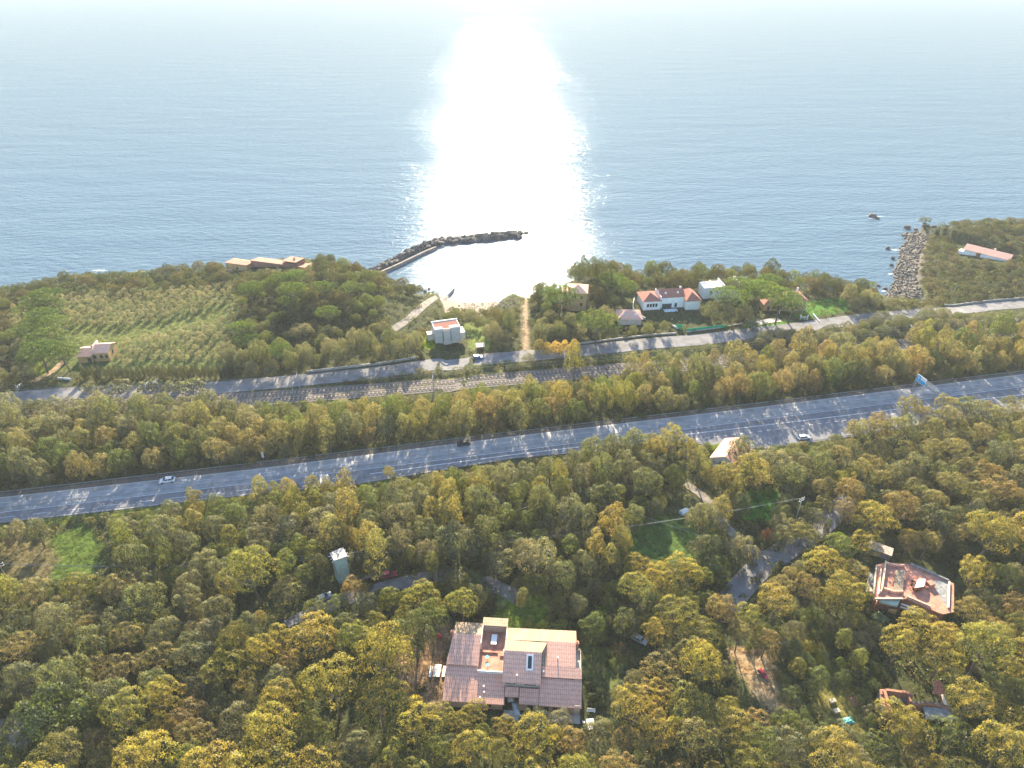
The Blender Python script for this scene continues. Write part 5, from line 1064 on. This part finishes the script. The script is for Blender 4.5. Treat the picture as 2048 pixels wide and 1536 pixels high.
cove = world_poly([(1768,592),(1778,580),(1790,560),(1786,545),(1797,520),(1799,498),(1812,482),(1806,468),(1835,463),(1880,458),(1850,490),(1835,520),(1832,560),(1850,595),(1860,602)])
x0, y0 = cove.min(0); x1, y1 = cove.max(0); n_ = 0
while n_ < 1300:
    q = (g.uniform(x0, x1), g.uniform(y0, y1))
    if inpoly([q], cove)[0]:
        n_ += 1; r0 = g.choice([.3, .4, .55, .7, 1.0]); (mb if g.random() < .5 else pm).rock((q[0], q[1], h1(*q)+r0*.15), r0, g.random())
tag(mb.build('shore_boulders', M['rock']), 'dark boulders heaped along the cove at the right', 'boulders', kind='stuff'); tag(pm.build('shore_stones', M['palerock']), 'pale stones strewn along the cove at the right', 'stones', kind='stuff')
mb = MB(); bpoly = world_poly([(880,603),(950,601),(1000,600),(1040,598),(1010,625),(930,622),(900,615)])
for _ in range(500):
    q = bpoly.min(0)+np.array([g.random(), g.random()])*(bpoly.max(0)-bpoly.min(0))
    if inpoly([q], bpoly)[0]: mb.rock((q[0], q[1], h1(*q)+.05), g.choice([.25, .35, .5]), g.random())
tag(mb.build('beach_stones', M['palerock']), 'pale stones on the small beach inside the breakwater', 'stones', kind='stuff')
mb = MB(); gf = random.Random(9)
for px, py, a_, b_ in [(1748,437,4,1.1),(1760,433,3,.7),(1738,431,2,.6),(1790,500,3,1),(1782,548,2.5,1),(1772,582,3,.9),(285,543,4,1),(200,541,5,1.2),(690,538,4,1),(860,592,3,.8),(905,600,4,.7),(940,601,4,.6),(1360,553,4,1),(1250,548,3,.8),(820,566,3,.8)]:
    c = atz(px, py, .06); n_ = 26; ph = [gf.uniform(.45, 1.15) for _ in range(n_)]
    mb.poly([(c.x+a_*ph[k]*math.cos(2*math.pi*k/n_), c.y+b_*ph[k]*math.sin(2*math.pi*k/n_), .06) for k in range(n_)])
tag(mb.build('sea_foam', M['foam']), 'white foam round the rocks and along the shore', 'foam', kind='stuff')
# ------------------------------------------------------------------ planting
g = np.random.default_rng(11)
N = 110000
yy = g.uniform(60, 430, N); xx = g.uniform(-1, 1, N)*(yy*.80+75); P = np.column_stack([xx, yy])
dd, ss = coast(P); ok = (dd > 2.0) & ~((ss > 15) & (dd < np.where(ss > 30, 22, 11))); P = P[ok]; ZG = H(P)
for rp, hw in ROADS:
    m_ = np.ones(len(P), bool)
    for a, b in zip(rp[:-1], rp[1:]):
        ab = b-a; t = np.clip(((P-a)@ab)/(ab@ab+1e-9), 0, 1); m_ &= np.hypot(*(P-a-t[:, None]*ab).T) > hw+.9
    P, ZG = P[m_], ZG[m_]
m_ = ~inpoly(P, MOTOR)
for hz_ in HOUSEZ: m_ &= ~inpoly(P, hz_)
P, ZG = P[m_], ZG[m_]
KP = [np.array(k_, float) for k_ in KEEP]
cx_, cy_ = proj(P[:, 0], P[:, 1], ZG+5.0); ZN = zone_of(cx_, cy_)
BX = [p.x for p in A1]; BY = [p.y for p in A1]; CR = ROADS[0][0]; CRX, CRY = CR[:, 0], CR[:, 1]
ZN[(ZN == 6) & (P[:, 1] > np.interp(P[:, 0], [p.x for p in RP], [p.y for p in RP]))] = 5
opn = np.zeros(len(P), bool)
for hx in PATCH[:9]: opn |= False
cell = {}
def fits(x, y, r, k=.86):
    ci, cj = int(x//8), int(y//8)
    for i in range(ci-2, ci+3):
        for j in range(cj-2, cj+3):
            for (a, b, c) in cell.get((i, j), ()):
                if (a-x)**2+(b-y)**2 < ((r+c)*k)**2: return False
    return True
def occ(x, y, r): cell.setdefault((int(x//8), int(y//8)), []).append((x, y, r))
for t in TREES: occ(t['x'], t['y'], t['R'] if t['kind'] != 'umbrella' else t['R']*.5)
def clear(x, y, z, R_, cu, top, pad=1.0):
    q = [(x, y, z+top), (x, y, z+cu), (x, y, z+top*.3), (x, y, z+top*.75)]+[(x+math.cos(a)*R_*.85*pad, y+math.sin(a)*R_*.6, z+cu) for a in (0, 1.05, 2.1, 3.14, 4.2, 5.25)]
    a = np.array([proj(*p) for p in q])
    for kp in KP:
        lo, hi = kp.min(0)-1, kp.max(0)+1
        if ((a >= lo) & (a <= hi)).all(1).any() and inpoly(a, kp).any(): return False
    return True
def pick(W): 
    r = g.random()*sum(w for w, *_ in W)
    for w, *rest in W:
        r -= w
        if r <= 0: return rest
    return W[-1][1:]
def choose(zn, px, py):
    nz_ = math.sin(px*.011+py*.017)+math.sin(px*.023-py*.009+2)
    if zn == 0: return ('olive', g.uniform(1.5, 2.2), 'olive', 1)
    if zn == 1: return pick([(4, 'maquis', g.uniform(2.2, 3.4), 'dark', g.uniform(1.2, 1.8)), (2, 'maquis', 2.6, 'maq', 1.5), (2, 'oak', g.uniform(2.2, 3.2), 'maq', .85)])
    if zn == 2: return pick([(5, 'maquis', g.uniform(2, 3.2), 'maq', g.uniform(1, 1.4)), (3, 'oak', g.uniform(2.2, 3.2), 'oak' if py > 640 else 'maq', .8), (1, 'oak', 2.8, 'oakgreen', .8)])
    if zn == 3: return pick([(5, 'maquis', g.uniform(2.4, 3.8), 'maq', g.uniform(.9, 1.3)), (1, 'oak', 2.5, 'maq', .7)])
    if zn == 4: return pick([(3, 'maquis', g.uniform(2, 3.2), 'maq', 1.2), (4, 'oak', g.uniform(2.4, 3.8), 'maq' if px > 1100 or nz_ > .3 else 'oak', .95), (1, 'oak', 3, 'oakgreen', .9)])
    if zn == 5: return pick([(3, 'maquis', g.uniform(1.6, 2.6), 'oak', 1.0), (2, 'oak', g.uniform(2.2, 3.2), 'oak', .72), (1, 'maquis', 2.2, 'oakgreen', 1)]) if px < 1500 else ('oak', g.uniform(2.8, 4), 'oak', .85)
    if zn == 6:
        f = np.clip((px-550)/500, 0, 1)
        if g.random() < f*.8: return (('upright', 'oak', 'upright')[int(g.integers(3))], g.uniform(2.8, 4.0), ('orange', 'tan', 'pinegreen', 'pinegold', 'tan')[int(g.integers(5))], .92)
        return ('oak', g.uniform(3.2, 4.6), pick([(5, 'oak'), (1, 'tan'), (1, 'oakgreen')])[0], 1.05)
    if zn == 7:
        if nz_ > .75 and g.random() < .75: return ('upright', g.uniform(2.4, 3.4), 'pinegold', 1.0)
        return pick([(6, 'oak', g.uniform(2.6, 4.4), 'oak', g.uniform(.9, 1.1)), (1, 'oak', 2.8, 'oakgreen', .9), (1, 'upright', 2.6, 'pinegreen', .9)])
    if zn == 8: return pick([(6, 'oak', g.uniform(2.8, 4.2), 'oak', 1), (1, 'pine', 3.2, 'tan', .9)])
    if zn == 9: return pick([(2, 'oak', g.uniform(2, 3), 'oak', .9), (1, 'oak', 2.2, 'oakgreen', .9)])
    if zn == 10: return pick([(5, 'pine', g.uniform(2.4, 3.6), 'tan', .95), (2, 'oak', g.uniform(2.8, 3.8), 'oak', 1), (2 if py > 900 else .5, 'pine', g.uniform(2.6, 3.8), 'orange', .95), (1, 'pine', 3, 'pinegreen', .95)])
    if zn == 11: return pick([(3, 'oak', g.uniform(1.8, 2.8), 'oakgreen', .8), (1, 'upright', 2.2, 'pinegreen', .8), (1, 'oak', 2.2, 'oak', .8)])
    if px > 1780 and py < 640: return choose(3, px, py)
    if py < 640 or (py < 800 and px < 100): return choose(4 if px > 900 else 2, px, py)
    if py < 1000: return choose(6 if px < 1500 else 10, px, py)
    y_ = np.clip((py-1150)/250, 0, 1)
    return pick([((6+3*y_)*(1.9 if nz_ > .2 else .55), 'pine', g.uniform(2.9, 5.0), 'gold', g.uniform(.88, 1.08)), (1.2, 'pine', g.uniform(2.8, 4), 'tan', .95), (3.2, 'pine', g.uniform(2.5, 4.4), 'pinegreen', .95), (1.0, 'oak', 3.0, 'oak', .9), (1, 'pine', g.uniform(2.6, 3.6), 'orange', .95)])
np.seterr(all='ignore')
nh = len(TREES)
for a in range(-6, 60):
    for b in range(-4, 40):
        x = -235+a*4.3+b*.5+g.normal(0, .3); y = 222+b*3.9-a*.25+g.normal(0, .3); z = h1(x, y); px, py = proj(x, y, z+3); R_ = g.uniform(1.45, 1.95)
        if zone_of(np.array([px]), np.array([py]))[0] != 0 or any(inpoly([(x, y)], q).any() for q in HOUSEZ) or not fits(x, y, R_, .8) or not clear(x, y, z, R_, 2, 3.3): continue
        put('olive', x, y, R_, 'olive', g.uniform(.9, 1.15)); occ(x, y, R_)
for i in range(len(P)):
    x, y = P[i]; zn = int(ZN[i])
    if zn == 0: continue
    kind, R_, pal, hs = choose(zn, cx_[i], cy_[i]); YR = np.interp(x, CRX, CRY); YB = np.interp(x, BX, BY)
    if .5 < y-YB < 15: kind, R_, pal, hs = 'oak', g.uniform(3.1, 4.3), ('oak', 'tan', 'oakgreen')[int(g.integers(3))] if pal == 'oak' else pal, 1.12
    if 0 < y-YR < 15 and zn in (2, 4, 5) and x < 170: kind, R_, pal, hs, zn = 'oak', g.uniform(2.6, 3.9), 'oak', 1.15, -2
    if zn in (-1, 7, 8, 10) : R_ *= 1.15
    hs *= g.uniform(1.1, 1.5) if kind in ('pine', 'oak', 'upright') and zn not in (1, 3, 5) else 1; sp = .98 if zn == 0 else (.74 if zn in (1, 2, 3, 4) else .72)
    R_ *= (1.12 if i < len(P)*.3 else .92 if i < len(P)*.6 else .68) if zn else 1
    if not fits(x, y, R_, sp): continue
    v = VAR[kind][0]; s = R_/v['R']; top = v['top']*s*hs
    if not clear(x, y, ZG[i], R_, top*CUP[kind], top*.97): continue
    put(kind, x, y, R_, pal, hs); occ(x, y, R_)
# gap fillers
fill0 = len(TREES)
for i in g.permutation(len(P))[:26000]:
    x, y = P[i]; zn = int(ZN[i]); R_ = g.uniform(1.1, 1.9)
    if zn == 0 or not fits(x, y, R_, .66): continue
    if not clear(x, y, ZG[i], R_, 1.0, 2.0): continue
    put('shrub', x, y, R_, ('maq' if zn in (1, 2, 3, 4) else ('oak', 'oakgreen', 'tan', 'oakgreen')[int(g.integers(4))]), g.uniform(.8, 1.3)); occ(x, y, R_)
print('trees', nh, fill0, len(TREES))
allP = np.array([(t['x'], t['y']) for t in TREES]); allZ = H(allP); stuff = {}; seen = {}
for t, z in zip(TREES, allZ):
    t['z'] = z; t['var'] = int(g.integers(len(VAR[t['kind']]))); t['rot'] = g.uniform(0, 6.28); s = t['R']/VAR[t['kind']][t['var']]['R']; t['s'] = (s*g.uniform(.9, 1.15), s*g.uniform(.9, 1.15), s*t['hs']*g.uniform(.9, 1.12))
    t['col'] = np.array(PAL[t['pal']][int(g.integers(len(PAL[t['pal']])))])*g.uniform(.88, 1.12)
    t['cp'] = proj(t['x'], t['y'], z+VAR[t['kind']][0]['top']*t['s'][2]*CUP[t['kind']]); t['dep'] = t['y']*cT+(CZ-z)*sT; t['pr'] = t['R']*F/t['dep']
    vis = -40 < t['cp'][0] < 2088 and -40 < t['cp'][1] < 1560; t['vis'] = vis
    seen.setdefault(KINDNAME[t['kind']][0], []).append(t)
cap = {}
for nm, L in seen.items():
    L.sort(key=lambda t: (t['label'] is None, not t['vis'], -t['pr']))
    cap[nm] = min(len([t for t in L if t['vis']]), 292)
    print(nm, len(L), cap[nm])
    for i, t in enumerate(L): t['solo'] = i < cap[nm]
# individuals
NEAR = 19
for t in TREES:
    if not t['solo']: continue
    nm, cat = KINDNAME[t['kind']]; parts = t['pr'] > NEAR and t['kind'] not in ('shrub', 'maquis')
    if parts:
        o = empty(nm, (t['x'], t['y'], t['z']), t['rot']); o.scale = t['s']
        for w_ in ('crown', 'trunk'):
            c = bpy.data.objects.new(w_, vmesh(t['kind'], t['var'], w_)); COL.objects.link(c); c.parent = o; c.color = (*t['col'], 1)
    else:
        o = bpy.data.objects.new(nm, vmesh(t['kind'], t['var'], 'full')); COL.objects.link(o); o.location = (t['x'], t['y'], t['z']); o.rotation_euler = (0, 0, t['rot']); o.scale = t['s']; o.color = (*t['col'], 1)
    t['obj'] = o; tag(o, None, cat, GROUP[nm])
# the rest of each kind as one mass
def mass(name, items, label, cat, mats=None):
    Vs, Ks, Ns = [], [], []
    for kind, var, x, y, z, s, rot, col in items:
        d = VAR[kind][var]; ca, sa = math.cos(rot), math.sin(rot); V_ = d['V']*np.array(s); X = V_[..., 0]*ca-V_[..., 1]*sa+x; Y = V_[..., 0]*sa+V_[..., 1]*ca+y
        Vs.append(np.stack([X, Y, V_[..., 2]+z], -1)); Ks.append(d['K']*np.array(col))
        nq = d['N']; Ns.append(np.column_stack([nq[:, 0]*ca-nq[:, 1]*sa, nq[:, 0]*sa+nq[:, 1]*ca, nq[:, 2]]))
    if not Vs: return
    o = bpy.data.objects.new(name, leafmesh(name, np.concatenate(Vs), np.concatenate(Ks), [M['leaf']], None, np.concatenate(Ns))); COL.objects.link(o); tag(o, label, cat, kind='stuff'); return o
names = {'shrub': ('scrub', 'mass of evergreen scrub and maquis between the trees and along the shore'), 'oak_tree': ('oak_wood', 'remaining dense grey green holm oak wood'), 'olive_tree': ('olive_rows', 'remaining rows of silvery olives in the grove'), 'pine_tree': ('pine_wood', 'remaining distant pine wood'), 'umbrella_pine': ('umbrella_pines', 'remaining umbrella pines'), 'cypress_tree': ('cypress_row', 'remaining cypresses')}
for nm, L in seen.items():
    rest = [(t['kind'], t['var'], t['x'], t['y'], t['z'], t['s'], t['rot'], t['col']) for t in L if not t['solo']]
    if rest and nm in names: mass(names[nm][0], rest, names[nm][1], names[nm][0].replace('_', ' '))
# undergrowth over the woodland floor
items = []; g2 = np.random.default_rng(31)
OPEN = [world_poly(p_) for p_, c_ in PATCH[:15] if p_] + [world_poly([(140,655),(452,612),(452,628),(200,682)])]
sel = g2.permutation(len(P))[:15000]; PS = P[sel]; opn = np.zeros(len(PS), bool)
for q in OPEN: opn |= inpoly(PS, q)
ucol = [(.07, .085, .03), (.06, .08, .03), (.09, .09, .04), (.055, .075, .025)]
for (x, y), z, op in zip(PS, ZG[sel], opn):
    if op and g2.random() < .8: continue
    s = g2.uniform(.6, 1.3)*(.5 if op else 1); items.append(('low', int(g2.integers(4)), x, y, z-.1, (s, s, s*g2.uniform(.7, 1.2)), g2.uniform(0, 6.28), np.array(ucol[int(g2.integers(4))])*g2.uniform(.8, 1.2)))
mass('undergrowth', items, 'low dark undergrowth on the woodland floor', 'undergrowth')
# grass tufts and dry stalks on the open patches
items = []
for p_, c_ in PATCH[:13]+[PATCH[13], PATCH[18], PATCH[19], PATCH[20]]:
    W_ = world_poly(p_); lo, hi = W_.min(0), W_.max(0); ar = np.prod(hi-lo)
    Q = lo+g2.random((int(min(1500, ar*1.1)), 2))*(hi-lo); Q = Q[inpoly(Q, W_)]
    for hz_ in HOUSEZ: Q = Q[~inpoly(Q, hz_)]
    if len(Q): Q = Q[~inpoly(Q, MOTOR)]
    if len(Q) == 0: continue
    for (x, y), z in zip(Q, H(Q)): s = g2.uniform(.25, .6); items.append(('low', int(g2.integers(4)), x, y, z-.1, (s, s, s*.6), g2.uniform(0, 6.28), np.minimum(1, np.array(c_)*1.15)*g2.uniform(.75, 1.3)))
mass('grass', items, 'tufts of green and dry grass in the clearings', 'grass')
# reeds by the motorway
V_ = []; gg = np.random.default_rng(3); W_ = world_poly([(425,895),(485,885),(490,922),(430,930)])
Q = W_.min(0)+gg.random((900, 2))*(W_.max(0)-W_.min(0)); Q = Q[inpoly(Q, W_)]; Zq = H(Q)
for (x, y), z in zip(Q, Zq):
    h_ = gg.uniform(2, 4.2); a = gg.uniform(0, 6.28); dx, dy = math.cos(a)*.07, math.sin(a)*.07; lx, ly = gg.normal(0, .4, 2); V_.append([(x-dx, y-dy, z), (x+dx, y+dy, z), (x+dx+lx, y+dy+ly, z+h_), (x-dx+lx, y-dy+ly, z+h_)])
V_ = np.array(V_); o = bpy.data.objects.new('reeds', leafmesh('reeds', V_, np.tile([.3, .28, .22], (len(V_), 1)), [M['leaf']])); COL.objects.link(o); tag(o, 'pale grey reeds beside the far guard rail', 'reeds', kind='stuff')
# ------------------------------------------------------------------ labels: look + nearest landmark
LM = [((610,520),'the long red headland house'),((85,640),'the clump of umbrella pines at far left'),((190,705),'the ochre farmhouse'),((300,640),'the olive grove grass strip'),((485,660),'the lone umbrella pine by the olives'),
 ((740,560),'the foot of the breakwater'),((820,630),'the beach ramp'),((900,665),'the pale cube house'),((1050,660),'the steep footpath'),((1145,590),'the tall ochre house'),((1194,640),'the round umbrella pine by the bungalow'),((1260,632),'the clay roofed bungalow'),((1335,600),'the wide white villa'),((1440,575),'the white flat-topped house'),((1410,660),'the green netting'),((1580,600),'the rose roofed lawn house'),((1650,610),'the shore lawn'),
 ((1810,540),'the stony cove'),((1970,505),'the long white headland house'),((1903,590),'the leaning headland pole'),((1600,700),'the railway mast below the lawn'),((1818,680),'the railway mast between the wooded belts'),((2026,660),'the last railway mast at right'),
 ((45,795),'the leftmost railway mast'),((310,785),'the pair of railway masts at left'),((595,775),'the railway masts left of centre'),((868,755),'the railway mast below the cube house'),((1130,725),'the railway masts below the yellow trees'),((1110,698),'the row of yellow roadside trees'),
 ((336,960),'the white car on the motorway'),((460,905),'the pale reeds'),((528,905),'the tall white roadside sign'),((655,955),'the white bars on the motorway'),((927,888),'the black car on the motorway'),((1150,870),'the place where trees cover the motorway'),((1460,830),'the far motorway barrier above the lay-by'),((1607,873),'the white car in the lay-by'),((1840,780),'the sign gantry'),((2040,745),'the right end of the motorway'),((20,900),'the left edge above the motorway'),((150,960),'the left end of the motorway'),
 ((283,1012),'the small roadside post sign'),((150,1100),'the bright green clearing'),((40,1090),'the dry clearing at left'),((20,1150),'the left edge utility pole'),((300,1150),'the wires over the left oaks'),((500,1080),'the shady gully at mid left'),((677,1120),'the green transformer tower'),((850,1040),'the hollow above the transformer lane'),((1155,990),'the slim cable pole'),((1000,1100),'the cable midway to the slim pole'),((1330,1080),'the green clearing'),((1368,1020),'the white tent'),((1450,930),'the red roofed roadside house'),((1520,1010),'the dark green lawn'),((1600,1010),'the tall concrete pole'),((1431,1134),'the round oak by the lane'),((1483,1092),'the second round oak by the lane'),((1538,1070),'the reddish brown tree'),((1678,1082),'the vivid green tree'),((1490,1180),'the lane fork'),((1755,1105),'the grey shed'),((1820,1185),'the polygonal terracotta house'),((1840,1400),'the roofless ruin'),((1695,1440),'the turquoise sheet'),((1500,1350),'the dry dirt track'),((1525,1348),'the small red vehicle'),((1278,1280),'the silver parked car'),((1246,1300),'the bare reddish tree'),((1303,1220),'the dark cypress'),((1180,1430),'the garden bench'),((1025,1340),'the large tiled villa'),((950,1200),'the twin cypresses'),((1001,1207),'the small palm'),((828,1268),'the large dark evergreen'),((778,1150),'the red car on the lane'),((648,1195),'the silver car under the pine'),((570,1230),'the lane bend at left'),((468,1240),'the short cable pole'),((350,1290),'the cable over the left oaks'),((105,1440),'the large rounded oak at lower left'),((20,1465),'the paved yard at lower left'),((300,1480),'the bottom edge at left'),((550,1480),'the bottom edge left of centre'),((700,1380),'the pine slope left of the villa'),((850,1500),'the bottom edge below the villa yard'),((1150,1510),'the bottom edge below the villa'),((1350,1480),'the bottom edge right of the villa'),((1350,1360),'the big pine stand right of the villa'),((1600,1500),'the bottom edge at right'),((1980,1500),'the bottom right corner'),((1980,1330),'the right edge above the ruin'),((1960,1140),'the right edge beside the polygonal house'),((1750,960),'the pine slope above the polygonal house'),((1950,900),'the right edge below the gantry'),((10,620),'the left shore headland'),((250,545),'the dark shore hedge of the grove')]
LOOK = {'gold': 'golden topped', 'orange': 'orange brown', 'tan': 'tan green', 'pinegreen': 'plain green', 'pinegold': 'yellowish', 'oak': 'grey green', 'oakgreen': 'fresh green', 'dark': 'very dark', 'umb': 'flat crowned', 'olive': 'silvery', 'maq': 'olive brown', 'bright': 'vivid green', 'yellow': 'bright yellow', 'redbrown': 'reddish brown', 'grey': 'leafless grey', 'cyp': 'slim dark', 'palm': 'feathery', 'yellowleaf': 'yellow leaved', 'bright2': 'pale lime'}
ORD = ['nearest', 'second nearest', 'third nearest', 'fourth nearest', 'fifth nearest', 'sixth nearest', 'seventh nearest', 'eighth nearest', 'ninth nearest', 'tenth nearest', 'eleventh nearest', 'twelfth nearest']
buck = {}; LX = np.array([q[0] for q in LM], float)
for t in TREES:
    if not t.get('obj'): continue
    if t['label']: t['obj']['label'] = t['label']; continue
    d = np.hypot(*(LX-np.array(t['cp'])).T); k = int(d.argmin()); dx, dy = t['cp'][0]-LX[k][0], t['cp'][1]-LX[k][1]
    side = ('right of' if dx > 0 else 'left of') if abs(dx) > abs(dy) else ('below' if dy > 0 else 'above')
    buck.setdefault((KINDNAME[t['kind']][1], t['pal'], side, k), []).append((d[k], t))
for (cat, pal, side, k), L in buck.items():
    L.sort(key=lambda q: q[0])
    for i, (_, t) in enumerate(L):
        base = '%s %s' % (LOOK[pal], cat); lm = LM[k][1]
        if len(L) == 1: s = '%s %s %s' % (base, side, lm)
        elif i < 12: s = '%s %s %s, %s it' % (base, side, lm, ORD[i])
        else: s = '%s far %s %s' % (base, side, lm)
        while len(s.split()) > 16: s = s.split(' ', 1)[1]
        t['obj']['label'] = s
rocks = [o for o in COL.objects if o.get('_px')]; WH = ['off the tip of the breakwater','at the root of the breakwater','on the headland side of the breakwater','just outside the quay','left of the breakwater root','in the shallows below the quay, upper','in the shallows below the quay, lower','in the bay beside the quay shallows','in the bay, smallest near the quay','by the beach ramp, left','by the beach ramp, outermost','by the beach ramp, nearest the jetty','far out right, washed by a white swell','far out right, behind the washed rock','off the top of the stony cove, largest','off the top of the stony cove, right','off the upper shore of the cove','off the middle of the cove','off the upper middle of the cove','off the lower middle of the cove','alone in open water left of the cove','off the foot of the cove']
for o, wh in zip(rocks, WH): o['label'] = 'dark rock '+wh; del o['_px']
# ------------------------------------------------------------------ haze over land and sea
hb = MB().box(-2600, -60, -6, 2600, 5200, 158).mesh('haze', []); hm = bpy.data.materials.new('haze_air'); hm.use_nodes = True; n = hm.node_tree.nodes; n.clear()
o_ = n.new('ShaderNodeOutputMaterial'); pv = n.new('ShaderNodeVolumePrincipled'); pv.inputs['Density'].default_value = HAZE = .0001; pv.inputs['Color'].default_value = (.86, .93, 1, 1); pv.inputs['Anisotropy'].default_value = 0.1
hm.node_tree.links.new(pv.outputs[0], o_.inputs['Volume']); hb.materials.append(hm); ho = bpy.data.objects.new('haze', hb); COL.objects.link(ho); tag(ho, kind='stuff')
